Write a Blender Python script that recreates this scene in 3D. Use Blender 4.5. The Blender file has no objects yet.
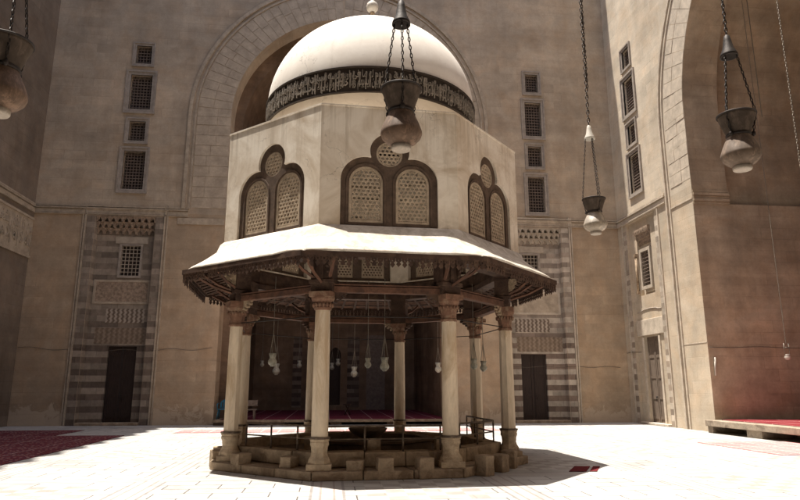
import bpy, bmesh, math, random, unicodedata
from mathutils import Vector, noise
random.seed(7)
PI = math.pi
S = bpy.context.scene
COL = S.collection
R = math.radians
sin, cos = math.sin, math.cos

# ------------------------------------------------------------------ mesh builder
class MB:
    def __init__(s): s.v = []; s.f = []; s.sm = []
    def add(s, vs, fs, smooth=False):
        o = len(s.v); s.v += [tuple(p) for p in vs]
        for f in fs: s.f.append(tuple(i + o for i in f)); s.sm.append(smooth)
    def box(s, x0, x1, y0, y1, z0, z1, F=None):
        p = [(x, y, z) for x in (x0, x1) for y in (y0, y1) for z in (z0, z1)]
        if F: p = [F(*q) for q in p]
        s.add(p, [(0, 1, 3, 2), (4, 6, 7, 5), (0, 4, 5, 1), (2, 3, 7, 6), (0, 2, 6, 4), (1, 5, 7, 3)])
        return s
    def tube(s, pts, r, n=10, caps=True, smooth=True, r2=None):
        pts = [Vector(p) for p in pts]; m = len(pts)
        rs = r if isinstance(r, (list, tuple)) else [r] * m
        if r2 is not None: rs = [r + (r2 - r) * i / (m - 1) for i in range(m)]
        ref = None; vs = []
        for i, p in enumerate(pts):
            t = (pts[min(i + 1, m - 1)] - pts[max(i - 1, 0)]).normalized()
            if ref is None: ref = Vector((0, 0, 1)) if abs(t.z) < .9 else Vector((1, 0, 0))
            a = t.cross(ref).normalized(); b = t.cross(a).normalized(); ref = b.cross(t) if False else ref
            vs += [p + (a * cos(2 * PI * k / n) + b * sin(2 * PI * k / n)) * rs[i] for k in range(n)]
        fs = [(i * n + k, i * n + (k + 1) % n, (i + 1) * n + (k + 1) % n, (i + 1) * n + k) for i in range(m - 1) for k in range(n)]
        s.add(vs, fs, smooth)
        if caps:
            s.add(vs[:n], [tuple(range(n))]); s.add(vs[-n:], [tuple(range(n))])
        return s
    def lathe(s, prof, c=(0, 0, 0), n=32, rot=0, smooth=True, a0=0, a1=2 * PI, sq=None):
        full = abs(a1 - a0 - 2 * PI) < 1e-6; k = n if full else n + 1; vs = []
        for r_, z in prof:
            for j in range(k):
                a = rot + a0 + (a1 - a0) * j / n
                vs.append((c[0] + r_ * cos(a), c[1] + r_ * sin(a), c[2] + z))
        fs = []
        for i in range(len(prof) - 1):
            for j in range(n):
                fs.append((i * k + j, i * k + (j + 1) % k, (i + 1) * k + (j + 1) % k, (i + 1) * k + j))
        s.add(vs, fs, smooth); return s
    def plate(s, outer, holes, depth, F, back=True, c0=0.0):
        """flat plate with holes: outline in (a,b), front at c0, back at c0-depth"""
        bm = bmesh.new(); loops = []
        for L in [outer] + list(holes):
            vs = [bm.verts.new((p[0], p[1], 0)) for p in L]
            loops.append(L)
            for i in range(len(vs)): bm.edges.new((vs[i], vs[(i + 1) % len(vs)]))
        bmesh.ops.triangle_fill(bm, use_beauty=True, use_dissolve=False, edges=bm.edges[:])
        bm.verts.index_update()
        V = [(v.co.x, v.co.y) for v in bm.verts]; T = [tuple(v.index for v in f.verts) for f in bm.faces]
        bm.free()
        vs = [F(a, b, c0) for a, b in V]; fs = list(T)
        if depth:
            n = len(V)
            if back:
                vs += [F(a, b, c0 - depth) for a, b in V]; fs += [tuple(i + n for i in t[::-1]) for t in T]
            s.add(vs, fs)
            for L in loops:
                m = len(L); q = [F(a, b, c0) for a, b in L] + [F(a, b, c0 - depth) for a, b in L]
                s.add(q, [(i, (i + 1) % m, (i + 1) % m + m, i + m) for i in range(m)])
        else: s.add(vs, fs)
        return s
    def link(s, name, m, parent=None, merge=True, bevel=0, recalc=True):
        root = parent
        while root is not None and root.parent is not None: root = root.parent
        off = Vector(root.location) if root is not None else Vector((0, 0, 0))
        me = bpy.data.meshes.new(name)
        me.from_pydata([(p[0] - off.x, p[1] - off.y, p[2] - off.z) for p in s.v], [], s.f)
        me.polygons.foreach_set('use_smooth', s.sm)
        if recalc or merge:
            bm = bmesh.new(); bm.from_mesh(me)
            if merge: bmesh.ops.remove_doubles(bm, verts=bm.verts, dist=1e-5)
            if recalc: bmesh.ops.recalc_face_normals(bm, faces=bm.faces)
            bm.to_mesh(me); bm.free()
        me.materials.append(m); me.update()
        o = bpy.data.objects.new(name, me); COL.objects.link(o)
        if parent: o.parent = parent
        if bevel:
            b = o.modifiers.new('bevel', 'BEVEL'); b.width = bevel; b.segments = 2; b.limit_method = 'ANGLE'; b.angle_limit = R(40)
        return o

def tag(o, label=None, cat=None, group=None, kind=None):
    if label: o['label'] = label
    if cat: o['category'] = cat
    if group: o['group'] = group
    if kind: o['kind'] = kind
    return o
def thing(name, loc, label, cat, group=None, rz=0):
    o = bpy.data.objects.new(name, None); COL.objects.link(o); o.location = loc; o.rotation_euler.z = rz
    o.empty_display_size = .2
    return tag(o, label, cat, group)
def copy_tree(o, parent=None):
    c = o.copy(); COL.objects.link(c); c.parent = parent
    for ch in [q for q in bpy.data.objects if q.parent == o]: copy_tree(ch, c)
    return c

# ------------------------------------------------------------------ materials
class NT:
    def __init__(s, name):
        s.m = bpy.data.materials.new(name); s.m.use_nodes = True; s.t = s.m.node_tree; s.b = s.t.nodes['Principled BSDF']
    def n(s, typ, **kw):
        x = s.t.nodes.new(typ)
        for k, v in kw.items():
            if k.startswith('i_'):
                x.inputs[int(k[2:]) if k[2:].isdigit() else k[2:].replace('_', ' ')].default_value = v
            else: setattr(x, k, v)
        return x
    def l(s, a, b): s.t.links.new(a, b)
    def math(s, op, a, b=None, c=None):
        x = s.n('ShaderNodeMath', operation=op)
        for i, q in enumerate((a, b, c)):
            if q is None: continue
            if isinstance(q, (int, float)): x.inputs[i].default_value = q
            else: s.l(q, x.inputs[i])
        return x.outputs[0]
    def pos(s, obj=False):
        if obj: return s.n('ShaderNodeTexCoord').outputs['Object']
        return s.n('ShaderNodeNewGeometry').outputs['Position']
    def noise(s, vec, scale, detail=5, rough=.6, mscale=None, dist=0):
        x = s.n('ShaderNodeTexNoise'); x.inputs['Scale'].default_value = scale; x.inputs['Detail'].default_value = detail
        x.inputs['Roughness'].default_value = rough; x.inputs['Distortion'].default_value = dist
        if mscale:
            mp = s.n('ShaderNodeMapping'); mp.inputs['Scale'].default_value = mscale; s.l(vec, mp.inputs[0]); vec = mp.outputs[0]
        s.l(vec, x.inputs['Vector']); return x.outputs['Fac']
    def remap(s, v, a, b, c=0, d=1):
        x = s.n('ShaderNodeMapRange'); s.l(v, x.inputs[0])
        for i, q in enumerate((a, b, c, d)): x.inputs[i + 1].default_value = q
        return x.outputs[0]
    def mix(s, fac, a, b, mode='MIX'):
        x = s.n('ShaderNodeMix', data_type='RGBA', blend_type=mode)
        if isinstance(fac, (int, float)): x.inputs[0].default_value = fac
        else: s.l(fac, x.inputs[0])
        for i, q in ((6, a), (7, b)):
            if isinstance(q, tuple): x.inputs[i].default_value = (*q[:3], 1)
            else: s.l(q, x.inputs[i])
        return x.outputs[2]
    def bump(s, h, strength=.3, dist=.02):
        x = s.n('ShaderNodeBump'); x.inputs['Strength'].default_value = strength; x.inputs['Distance'].default_value = dist
        s.l(h, x.inputs['Height']); s.l(x.outputs[0], s.b.inputs['Normal'])
    def done(s, col=None, rough=.8, spec=.3, metal=0):
        if col is not None:
            if isinstance(col, tuple): s.b.inputs['Base Color'].default_value = (*col[:3], 1)
            else: s.l(col, s.b.inputs['Base Color'])
        if isinstance(rough, (int, float)): s.b.inputs['Roughness'].default_value = rough
        else: s.l(rough, s.b.inputs['Roughness'])
        s.b.inputs['Specular IOR Level'].default_value = spec; s.b.inputs['Metallic'].default_value = metal
        return s.m

def mulc(c, k): return tuple(min(1, x * k) for x in c)

def wall_mat(name, base, low=None, zsplit=None, peel=False, courses=True, amp=.35, joint=.75):
    t = NT(name); P = t.pos()
    sp = t.n('ShaderNodeSeparateXYZ'); t.l(P, sp.inputs[0])
    u = t.math('ADD', sp.outputs[0], sp.outputs[1]); cb = t.n('ShaderNodeCombineXYZ'); t.l(u, cb.inputs[0]); t.l(sp.outputs[2], cb.inputs[1])
    col = None
    if low and zsplit:
        f = t.math('GREATER_THAN', sp.outputs[2], zsplit); col = t.mix(f, low, base)
    else: col = t.mix(0.0, base, base)
    big = t.noise(P, .35, 6, .62); mid = t.noise(P, 1.6, 6, .65, dist=.6); fine = t.noise(P, 14, 5, .7)
    streak = t.noise(P, 1.0, 5, .6, (1.4, 1.4, .12)); band = t.noise(P, 1.0, 4, .6, (.12, .12, 1.6))
    k = t.math('MULTIPLY', t.remap(big, .3, .7, 1 - amp, 1 + amp), t.remap(mid, .3, .72, 1 - amp * .5, 1 + amp * .45))
    k = t.math('MULTIPLY', k, t.remap(streak, .35, .7, 1 - amp * .35, 1 + amp * .3))
    k = t.math('MULTIPLY', k, t.remap(band, .35, .65, 1 - amp * .35, 1 + amp * .3))
    k = t.math('MULTIPLY', k, t.remap(fine, .3, .7, .92, 1.08))
    h = t.math('ADD', t.math('MULTIPLY', mid, .6), t.math('MULTIPLY', fine, .25))
    if courses:
        b = t.n('ShaderNodeTexBrick'); t.l(cb.outputs[0], b.inputs['Vector'])
        b.inputs['Scale'].default_value = 1; b.inputs['Brick Width'].default_value = .95; b.inputs['Row Height'].default_value = .46
        b.inputs['Mortar Size'].default_value = .012; b.inputs['Mortar Smooth'].default_value = .3; b.offset = .43
        b.inputs['Color1'].default_value = (.86, .86, .86, 1); b.inputs['Color2'].default_value = (1.1, 1.1, 1.1, 1); b.inputs['Mortar'].default_value = (joint, joint, joint, 1)
        vis = t.remap(t.noise(P, .5, 3, .6), .45, .62, .12, .8)
        bc = t.mix(vis, (1, 1, 1), b.outputs['Color']); col = t.mix(1, col, bc, 'MULTIPLY')
        h = t.math('SUBTRACT', h, t.math('MULTIPLY', t.math('MULTIPLY', b.outputs['Fac'], vis), .5))
    kk = t.n('ShaderNodeCombineColor'); t.l(k, kk.inputs[0]); t.l(k, kk.inputs[1]); t.l(k, kk.inputs[2])
    col = t.mix(1, col, kk.outputs[0], 'MULTIPLY')
    hue = t.remap(t.noise(P, .8, 4, .6, dist=1), .42, .7, 0, .4); col = t.mix(hue, col, t.mix(1, col, (1.05, .88, .72), 'MULTIPLY'))
    if peel:
        e = t.noise(P, 2.2, 7, .7, dist=.8)
        lim = t.math('ADD', t.remap(sp.outputs[2], .1, 1.3, .32, .72), t.remap(t.noise(P, .22, 2), .42, .58, .16, -.03)); pk = t.math('MULTIPLY', t.remap(t.math('SUBTRACT', e, lim), -.015, .03, 0, 1), .55)
        col = t.mix(pk, col, mulc(base, 1.35)); h = t.math('SUBTRACT', h, t.math('MULTIPLY', pk, .8))
    t.bump(h, .45, .03)
    return t.done(col, .92, .15)

def plain(name, base, amp=.25, scale=4, rough=.8, spec=.3, metal=0, bump=.2, obj=False, grain=None, tint=None):
    t = NT(name); P = t.pos(obj)
    a = t.noise(P, scale, 6, .65, grain); b = t.noise(P, scale * 6, 5, .7, grain)
    k = t.math('MULTIPLY', t.remap(a, .3, .7, 1 - amp, 1 + amp), t.remap(b, .3, .7, 1 - amp * .4, 1 + amp * .4))
    kk = t.n('ShaderNodeCombineColor')
    for i in range(3): t.l(k, kk.inputs[i])
    col = t.mix(1, base, kk.outputs[0], 'MULTIPLY')
    if tint:
        col = t.mix(t.remap(t.noise(P, scale * .5, 6, .7, grain, 1.2), .5, .62), col, tint)
    t.bump(t.math('ADD', a, t.math('MULTIPLY', b, .4)), bump, .02)
    return t.done(col, rough, spec, metal)

def stripe_mat(name, light, dark, period, duty=.5, zoff=0):
    t = NT(name); P = t.pos(); sp = t.n('ShaderNodeSeparateXYZ'); t.l(P, sp.inputs[0])
    z = t.math('ADD', t.math('MULTIPLY', sp.outputs[2], 1 / period), zoff); fr = t.math('FRACT', z)
    f = t.math('GREATER_THAN', fr, duty)
    u = t.math('ADD', sp.outputs[0], sp.outputs[1])
    # each stripe and block gets its own tone, thin joints between blocks
    fl = t.math('FLOOR', t.math('MULTIPLY', z, 2)); bu = t.math('ADD', t.math('MULTIPLY', u, 1.45), t.math('MULTIPLY', fl, .37)); bf = t.math('FLOOR', bu)
    cb = t.n('ShaderNodeCombineXYZ'); t.l(bf, cb.inputs[0]); t.l(fl, cb.inputs[1])
    wn = t.n('ShaderNodeTexWhiteNoise', noise_dimensions='2D'); t.l(cb.outputs[0], wn.inputs['Vector'])
    # the bands were limewashed above door height and are clearer below
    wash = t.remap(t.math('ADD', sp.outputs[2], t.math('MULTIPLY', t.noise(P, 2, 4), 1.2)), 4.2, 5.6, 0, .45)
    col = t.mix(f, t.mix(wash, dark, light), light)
    k = t.math('MULTIPLY', t.remap(wn.outputs[0], 0, 1, .72, 1.2), t.remap(t.noise(P, 3, 6, .7), .3, .7, .75, 1.25))
    j = t.math('GREATER_THAN', t.math('ABSOLUTE', t.math('SUBTRACT', t.math('FRACT', bu), .5)), .488); k = t.math('MULTIPLY', k, t.math('SUBTRACT', 1, t.math('MULTIPLY', j, .35)))
    kk = t.n('ShaderNodeCombineColor')
    for i in range(3): t.l(k, kk.inputs[i])
    col = t.mix(1, col, kk.outputs[0], 'MULTIPLY')
    t.bump(t.noise(P, 12, 5, .7), .25, .01)
    return t.done(col, .85, .2)

def joggle_mat(name, a, b, w):
    t = NT(name); P = t.pos(); sp = t.n('ShaderNodeSeparateXYZ'); t.l(P, sp.inputs[0])
    u = t.math('ADD', sp.outputs[0], sp.outputs[1])
    zz = t.math('PINGPONG', t.math('MULTIPLY', sp.outputs[2], 5.5), .5)
    x = t.math('FRACT', t.math('ADD', t.math('MULTIPLY', u, 1 / w), t.math('MULTIPLY', zz, .55)))
    f = t.math('GREATER_THAN', x, .5)
    col = t.mix(f, a, b); k = t.remap(t.noise(P, 5, 6, .7), .3, .7, .7, 1.25); kk = t.n('ShaderNodeCombineColor')
    for i in range(3): t.l(k, kk.inputs[i])
    t.bump(t.noise(P, 14, 5, .7), .25, .01)
    return t.done(t.mix(1, col, kk.outputs[0], 'MULTIPLY'), .85, .2)

WALL = (.30, .235, .178)
M = {}
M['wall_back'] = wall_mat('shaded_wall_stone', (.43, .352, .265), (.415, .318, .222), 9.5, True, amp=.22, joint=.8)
M['wall_right'] = wall_mat('sunlit_wall_stone', (.53, .455, .355), (.48, .405, .31), 9.5, False, amp=.2, joint=.78)  # lighter base puts this wall's sunlight into the stone colour
M['wall_left'] = wall_mat('shaded_left_stone', (.195, .155, .12), amp=.25)  # darker base puts the court's left-side shade into the stone colour
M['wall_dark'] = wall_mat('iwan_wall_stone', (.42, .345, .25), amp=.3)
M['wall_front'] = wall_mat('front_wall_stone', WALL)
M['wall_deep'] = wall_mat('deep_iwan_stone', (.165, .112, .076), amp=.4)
M['vous'] = plain('voussoir_stone', (.43, .355, .27), .22, 2.2, .9, .15, bump=.4)
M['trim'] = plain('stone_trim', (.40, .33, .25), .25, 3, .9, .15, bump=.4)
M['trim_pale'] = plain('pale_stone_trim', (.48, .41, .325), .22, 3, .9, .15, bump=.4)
M['trim_lite'] = plain('light_lintel_stone', (.40, .34, .27), .2, 3, .85, .2, bump=.3)
M['carve'] = plain('carved_stone', (.30, .225, .165), .45, 9, .9, .15, bump=.6)
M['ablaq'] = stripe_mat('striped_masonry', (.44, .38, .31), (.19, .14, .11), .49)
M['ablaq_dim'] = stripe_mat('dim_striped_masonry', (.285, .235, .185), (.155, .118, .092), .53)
M['ablaq_pale'] = stripe_mat('sunlit_striped_masonry', (.44, .375, .30), (.29, .23, .175), .49)  # lit copy of the striped stone, sunlight put into its colour
M['jog1'] = joggle_mat('joggled_brown_stone', (.19, .14, .10), (.27, .205, .15), .22)
M['jog2'] = joggle_mat('joggled_white_stone', (.16, .12, .09), (.38, .32, .26), .2)
M['frame'] = plain('window_stone_border', (.33, .285, .24), .22, 4, .88, .15, bump=.3)
M['grille'] = plain('window_grille_wood', (.17, .13, .105), .3, 8, .7, .3)
M['black'] = plain('window_backing', (.055, .042, .036), .3, 4, .8, .2)
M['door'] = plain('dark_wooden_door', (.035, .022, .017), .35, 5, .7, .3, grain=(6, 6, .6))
M['door_lit'] = plain('sunlit_wooden_door', (.155, .118, .09), .35, 5, .8, .2, grain=(6, 6, .6))  # lit copy of the door wood, its base lifted for sunlight
M['plaster'] = None
def plaster(name, base, stain, sk=.5):
    t = NT(name); P = t.pos()
    a = t.noise(P, .9, 7, .66, dist=1.0); b = t.noise(P, 5, 6, .7, dist=.5); s_ = t.noise(P, 1, 6, .7, (3.2, 3.2, .28)); f = t.noise(P, 40, 4, .7)
    col = t.mix(t.remap(a, .42, .68, 0, sk), base, stain)
    col = t.mix(t.remap(s_, .55, .75, 0, sk * .9), col, mulc(stain, .8))
    sp = t.n('ShaderNodeSeparateXYZ'); t.l(P, sp.inputs[0])
    drip = t.math('MULTIPLY', t.remap(t.noise(P, 1, 6, .75, (7, 7, .22)), .5, .66, 0, .7), t.remap(sp.outputs[2], 5.9, 7.2, 0, 1))
    col = t.mix(t.math('MULTIPLY', drip, t.remap(sp.outputs[2], 7.19, 7.24, 1, 0)), col, mulc(stain, .72))
    foot = t.math('MULTIPLY', t.remap(b, .35, .6, .1, .8), t.remap(sp.outputs[2], 4.66, 5.1, 1, 0)); col = t.mix(foot, col, mulc(stain, .75))
    spot = t.math('MULTIPLY', t.math('GREATER_THAN', b, .66), .35); col = t.mix(spot, col, mulc(stain, .62))
    col = t.mix(t.remap(f, .3, .7, 0, .1), col, mulc(base, .7))
    # fine cracks
    v = t.n('ShaderNodeTexVoronoi', feature='DISTANCE_TO_EDGE'); v.inputs['Scale'].default_value = 1.1
    dv = t.n('ShaderNodeVectorMath', operation='ADD'); nn = t.n('ShaderNodeTexNoise'); nn.inputs['Scale'].default_value = 2.5; nn.inputs['Detail'].default_value = 6; t.l(P, nn.inputs['Vector'])
    t.l(P, dv.inputs[0]); t.l(nn.outputs['Color'], dv.inputs[1]); t.l(dv.outputs[0], v.inputs['Vector'])
    cr = t.math('MULTIPLY', t.math('LESS_THAN', v.outputs['Distance'], .006), t.remap(t.noise(P, .7, 3), .5, .62, 0, .5)); col = t.mix(cr, col, mulc(stain, .35))
    t.bump(t.math('ADD', t.math('MULTIPLY', a, .6), t.math('MULTIPLY', b, .5)), .28, .02)
    return t.done(col, .85, .2)
M['plaster'] = plaster('drum_plaster', (.80, .725, .615), (.53, .425, .31), 1.0)
M['dome'] = plaster('dome_plaster', (.76, .71, .645), (.60, .53, .45), .5)
M['roof'] = plaster('canopy_roof_plaster', (.72, .665, .585), (.46, .39, .31), .55)
M['neck'] = plaster('dome_neck_plaster', (.66, .59, .50), (.47, .39, .31), .7)
M['band'] = plain('inscription_ground', (.028, .02, .015), .3, 6, .7, .3)
M['letter'] = plain('carved_letters', (.19, .165, .14), .5, 7, .8, .2)
M['wood'] = plain('dark_painted_wood', (.055, .031, .021), .45, 5, .75, .25, bump=.3, tint=(.095, .057, .037))
M['wood_red'] = plain('faded_red_painted_board', (.20, .105, .078), .4, 6, .8, .2, bump=.3, tint=(.12, .06, .045))
M['wood_soffit'] = plain('painted_soffit_board', (.115, .058, .037), .5, 3.5, .8, .2, bump=.3, tint=(.07, .04, .03))
M['wood_tan'] = plain('worn_carved_wood', (.36, .27, .18), .4, 10, .85, .2, bump=.5, tint=(.16, .10, .07))
M['frame_grey'] = plain('weathered_window_frame', (.105, .072, .052), .35, 6, .8, .2, bump=.3)
M['lattice'] = plain('carved_cream_lattice', (.42, .335, .245), .3, 7, .85, .2, bump=.4)
M['column'] = plain('aged_marble_column', (.62, .51, .38), .22, 2.2, .55, .35, bump=.3, grain=(1.5, 1.5, .35), tint=(.47, .35, .23))
M['col_base'] = plain('grimy_column_base', (.46, .36, .25), .35, 4, .7, .25, bump=.4, tint=(.27, .19, .12))
M['capital'] = plain('faded_painted_capital', (.175, .095, .062), .4, 7, .8, .2, bump=.4, tint=(.25, .17, .115))
M['stone'] = plain('worn_brown_stone', (.34, .26, .18), .35, 3.5, .85, .2, bump=.55, tint=(.22, .155, .10))
M['stone_pale'] = plain('dusty_platform_stone', (.30, .245, .185), .35, 2.5, .9, .2, bump=.5, tint=(.17, .13, .095))
M['basin'] = plain('dark_basin_stone', (.11, .075, .05), .4, 4, .6, .3, bump=.4)  # one dark tone for basin, bowl, fountain floor and far supports
M['iron'] = plain('dark_iron', (.035, .028, .024), .3, 12, .6, .4, metal=.6)
M['rail'] = plain('painted_pipe', (.10, .07, .05), .4, 9, .6, .4, metal=.2, tint=(.22, .17, .12))
M['brass'] = plain('tarnished_chain', (.22, .19, .15), .3, 20, .5, .4, metal=.5)
M['chain_dark'] = plain('rusty_dark_chain', (.07, .055, .045), .4, 20, .6, .4, metal=.4)
M['wire'] = plain('dark_cable', (.10, .08, .06), .2, 9, .6, .3)
M['cap_white'] = plain('white_lamp_cap', (.50, .46, .40), .1, 9, .6, .3)
M['blue'] = plain('blue_moulded_plastic', (.012, .13, .21), .1, 5, .4, .5, bump=.02)
M['mihrab'] = stripe_mat('mihrab_marble', (.17, .13, .10), (.08, .055, .045), .5)

def glass_mat(name, base, rough=.35, trans=.25, dust=.35):
    t = NT(name); P = t.pos(True); a = t.noise(P, 7, 6, .7); a2 = t.noise(P, 14, 6, .75, (1, 1, .25))
    col = t.mix(t.remap(a, .35, .7, 0, 1), base, mulc(base, .5)); col = t.mix(t.remap(a2, .52, .62, 0, .45), col, mulc(base, 1.9)); t.l(col, t.b.inputs['Base Color'])
    t.b.inputs['Transmission Weight'].default_value = trans; t.b.inputs['IOR'].default_value = 1.45
    t.l(t.remap(a, .3, .7, rough, rough + dust), t.b.inputs['Roughness']); t.b.inputs['Specular IOR Level'].default_value = .18
    return t.m
M['glass'] = glass_mat('dusty_lamp_glass', (.34, .275, .205), .4, .15, .35)
M['glass_brown'] = glass_mat('dusty_brown_lamp_glass', (.14, .088, .058), .6, .04, .3)
M['glass_smoke'] = glass_mat('smoked_flared_glass', (.085, .062, .046), .55, .1, .3)
M['glass_foot'] = glass_mat('pale_lamp_foot', (.40, .335, .27), .35, .15, .2)
M['glass_grey'] = glass_mat('dusty_grey_lamp_glass', (.15, .105, .075), .6, .04, .3)
M['glass_white'] = glass_mat('milky_lamp_glass', (.46, .44, .36), .3, .2, .2)

# floor
def floor_mat():
    t = NT('marble_court_floor'); P = t.pos(); sp = t.n('ShaderNodeSeparateXYZ'); t.l(P, sp.inputs[0])
    # paving laid parallel to the court walls; slabs inside framed panels
    b = t.n('ShaderNodeTexBrick'); t.l(P, b.inputs['Vector']); b.inputs['Scale'].default_value = 1; b.inputs['Brick Width'].default_value = .9; b.inputs['Row Height'].default_value = .45
    b.inputs['Mortar Size'].default_value = .012; b.inputs['Color1'].default_value = (.47, .455, .43, 1); b.inputs['Color2'].default_value = (.39, .375, .35, 1); b.inputs['Mortar'].default_value = (.12, .105, .095, 1)
    col = b.outputs['Color']
    PW = 3.1
    def band(ax, w, off=0.0, per=PW):
        d = t.math('PINGPONG', t.math('ADD', sp.outputs[ax], off), per / 2); return t.math('LESS_THAN', d, w)
    wob = t.noise(P, .35, 2)
    chk = t.n('ShaderNodeTexChecker'); chk.inputs['Scale'].default_value = 1 / .31; t.l(P, chk.inputs[0])
    ck = t.mix(chk.outputs['Fac'], (.50, .475, .44), (.33, .295, .265))
    sel = t.n('ShaderNodeTexChecker'); sel.inputs['Scale'].default_value = 1 / PW; mp = t.n('ShaderNodeVectorMath', operation='ADD'); mp.inputs[1].default_value = (0, 0, .5); t.l(P, mp.inputs[0]); t.l(mp.outputs[0], sel.inputs[0])
    inner = t.math('MULTIPLY', t.math('SUBTRACT', 1, band(0, .62)), t.math('SUBTRACT', 1, band(1, .62)))
    col = t.mix(t.math('MULTIPLY', inner, t.math('MULTIPLY', sel.outputs['Fac'], .8)), col, ck)
    for w, c in ((.28, (.24, .215, .20)), (.235, (.45, .43, .405)), (.125, (.30, .24, .215)), (.09, (.45, .43, .405))):
        f = t.math('MAXIMUM', band(0, w), band(1, w)); col = t.mix(t.math('MULTIPLY', f, .85), col, c)
    a = t.noise(P, .6, 6, .7, dist=.8); c2 = t.noise(P, 5, 6, .7)
    k = t.math('MULTIPLY', t.remap(a, .3, .7, .74, 1.12), t.remap(c2, .3, .7, .92, 1.06)); kk = t.n('ShaderNodeCombineColor')
    for i in range(3): t.l(k, kk.inputs[i])
    col = t.mix(1, col, kk.outputs[0], 'MULTIPLY')
    t.bump(t.math('SUBTRACT', c2, b.outputs['Fac']), .15, .01)
    return t.done(col, t.remap(c2, .3, .7, .42, .7), .35)
M['floor'] = floor_mat()

def carpet_mat(name, base, alt, motif, nx=.62, ny=1.15, line=(.5, .42, .38), detail=.5, rot=0):
    t = NT(name); P = t.pos(); mp = t.n('ShaderNodeMapping'); mp.inputs['Rotation'].default_value = (0, 0, rot); t.l(P, mp.inputs[0]); V = mp.outputs[0]
    b = t.n('ShaderNodeTexBrick'); t.l(V, b.inputs['Vector']); b.offset = 0; b.inputs['Scale'].default_value = 1; b.inputs['Brick Width'].default_value = nx; b.inputs['Row Height'].default_value = ny
    b.inputs['Mortar Size'].default_value = .02; b.inputs['Color1'].default_value = (*base, 1); b.inputs['Color2'].default_value = (*mulc(base, .8), 1); b.inputs['Mortar'].default_value = (*line, 1)
    v = t.n('ShaderNodeTexVoronoi'); v.inputs['Scale'].default_value = 6.5; v.inputs['Randomness'].default_value = .55; t.l(V, v.inputs['Vector'])
    d = t.math('LESS_THAN', v.outputs['Distance'], .23); col = t.mix(t.math('MULTIPLY', d, detail), b.outputs['Color'], motif)
    ring = t.math('LESS_THAN', t.math('ABSOLUTE', t.math('SUBTRACT', v.outputs['Distance'], .42)), .06); col = t.mix(t.math('MULTIPLY', ring, detail), col, alt)
    fz = t.noise(P, 60, 3); t.bump(fz, .5, .01)
    return t.done(t.mix(t.remap(fz, .3, .7, 0, .35), col, mulc(base, .5)), .95, .05)
M['carpet'] = carpet_mat('patterned_red_carpet', (.17, .042, .044), (.03, .02, .05), (.42, .32, .28), 1.3, 2.1, (.34, .26, .24), .8)
M['carpet_row'] = carpet_mat('red_prayer_carpet', (.20, .03, .035), (.11, .015, .02), (.30, .06, .06), .95, 1.4, (.5, .3, .27), .3)
M['carpet_pink'] = carpet_mat('sunlit_red_carpet', (.50, .25, .24), (.42, .17, .17), (.6, .45, .42), .62, 1.15, (.62, .5, .46), .5)  # pink base puts the sun's glare into a red carpet's colour
M['carpet_deep'] = carpet_mat('dark_prayer_carpet', (.11, .017, .03), (.08, .01, .02), (.2, .05, .06), .95, 1.4, (.4, .26, .24), .3)
M['mat'] = plain('small_red_mat', (.12, .022, .024), .2, 12, .95, .05)

# ------------------------------------------------------------------ shapes
def frame(o, u, v, n):
    o, u, v, n = map(Vector, (o, u, v, n))
    return lambda a, b, c: tuple(o + u * a + v * b + n * c)
def arch(c, a, z0, e, zb, n=18, d=0.0):
    """outline of a two-centred pointed arch, left foot up over the apex to the right foot"""
    r = a + e; A = math.acos(e / r); pts = [(c - a - d, zb)]
    rr = r + d; A = math.acos(e / rr)
    L = [(c + e - rr * cos(A * i / n), z0 + rr * sin(A * i / n)) for i in range(n + 1)]
    L[-1] = (c, L[-1][1])
    Rr = [(2 * c - p[0], p[1]) for p in L[::-1]][1:]
    return pts + L + Rr + [(c + a + d, zb)]
def rarch(c, a, z0, zb, n=14):
    return [(c - a, zb)] + [(c - a * cos(PI * i / n), z0 + a * sin(PI * i / n)) for i in range(n + 1)] + [(c + a, zb)]
def rect(a0, a1, b0, b1): return [(a0, b0), (a0, b1), (a1, b1), (a1, b0)]
def ring_band(outl_o, outl_i): return outl_o + outl_i[::-1]

# ------------------------------------------------------------------ camera
HC = 1.65; yaw = .1085; pitch = .2133
cam = bpy.data.cameras.new('camera'); co = bpy.data.objects.new('camera', cam); COL.objects.link(co); S.camera = co
co.location = (0, 0, HC); co.rotation_euler = (PI / 2 + pitch, 0, -yaw)
cam.sensor_width = 36; cam.lens = 629.93 / 800 * 36; cam.clip_end = 500; cam.clip_start = .05

# ------------------------------------------------------------------ ground
mb = MB(); mb.add([(-80, -60, 0), (80, -60, 0), (80, 120, 0), (-80, 120, 0)], [(0, 1, 2, 3)])
tag(mb.link('courtyard_floor', M['floor'], recalc=False), kind='structure')

XL, XR, YB, YF, HW = -13.53, 14.14, 29.24, 1.3, 31.0
CX = .3            # centre line of the court
FB = frame((0, YB, 0), (1, 0, 0), (0, 0, 1), (0, -1, 0))
FR = frame((XR, 0, 0), (0, 1, 0), (0, 0, 1), (-1, 0, 0))
FL = frame((XL, 0, 0), (0, 1, 0), (0, 0, 1), (1, 0, 0))

def merlons(x0, x1, z, p=1.55):
    """stepped merlons along a parapet, as outline points from x1 back to x0"""
    pts = []; x = x0
    while x + p <= x1 + .01:
        pts += [(x, z), (x + .2, z), (x + .2, z + .5), (x + .45, z + .5), (x + .45, z + 1.0), (x + .65, z + 1.0), (x + .65, z + 1.45), (x + .9, z + 1.45), (x + .9, z + 1.0), (x + 1.1, z + 1.0), (x + 1.1, z + .5), (x + 1.35, z + .5), (x + 1.35, z)]
        x += p
    pts.append((x1, z)); return pts

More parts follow.
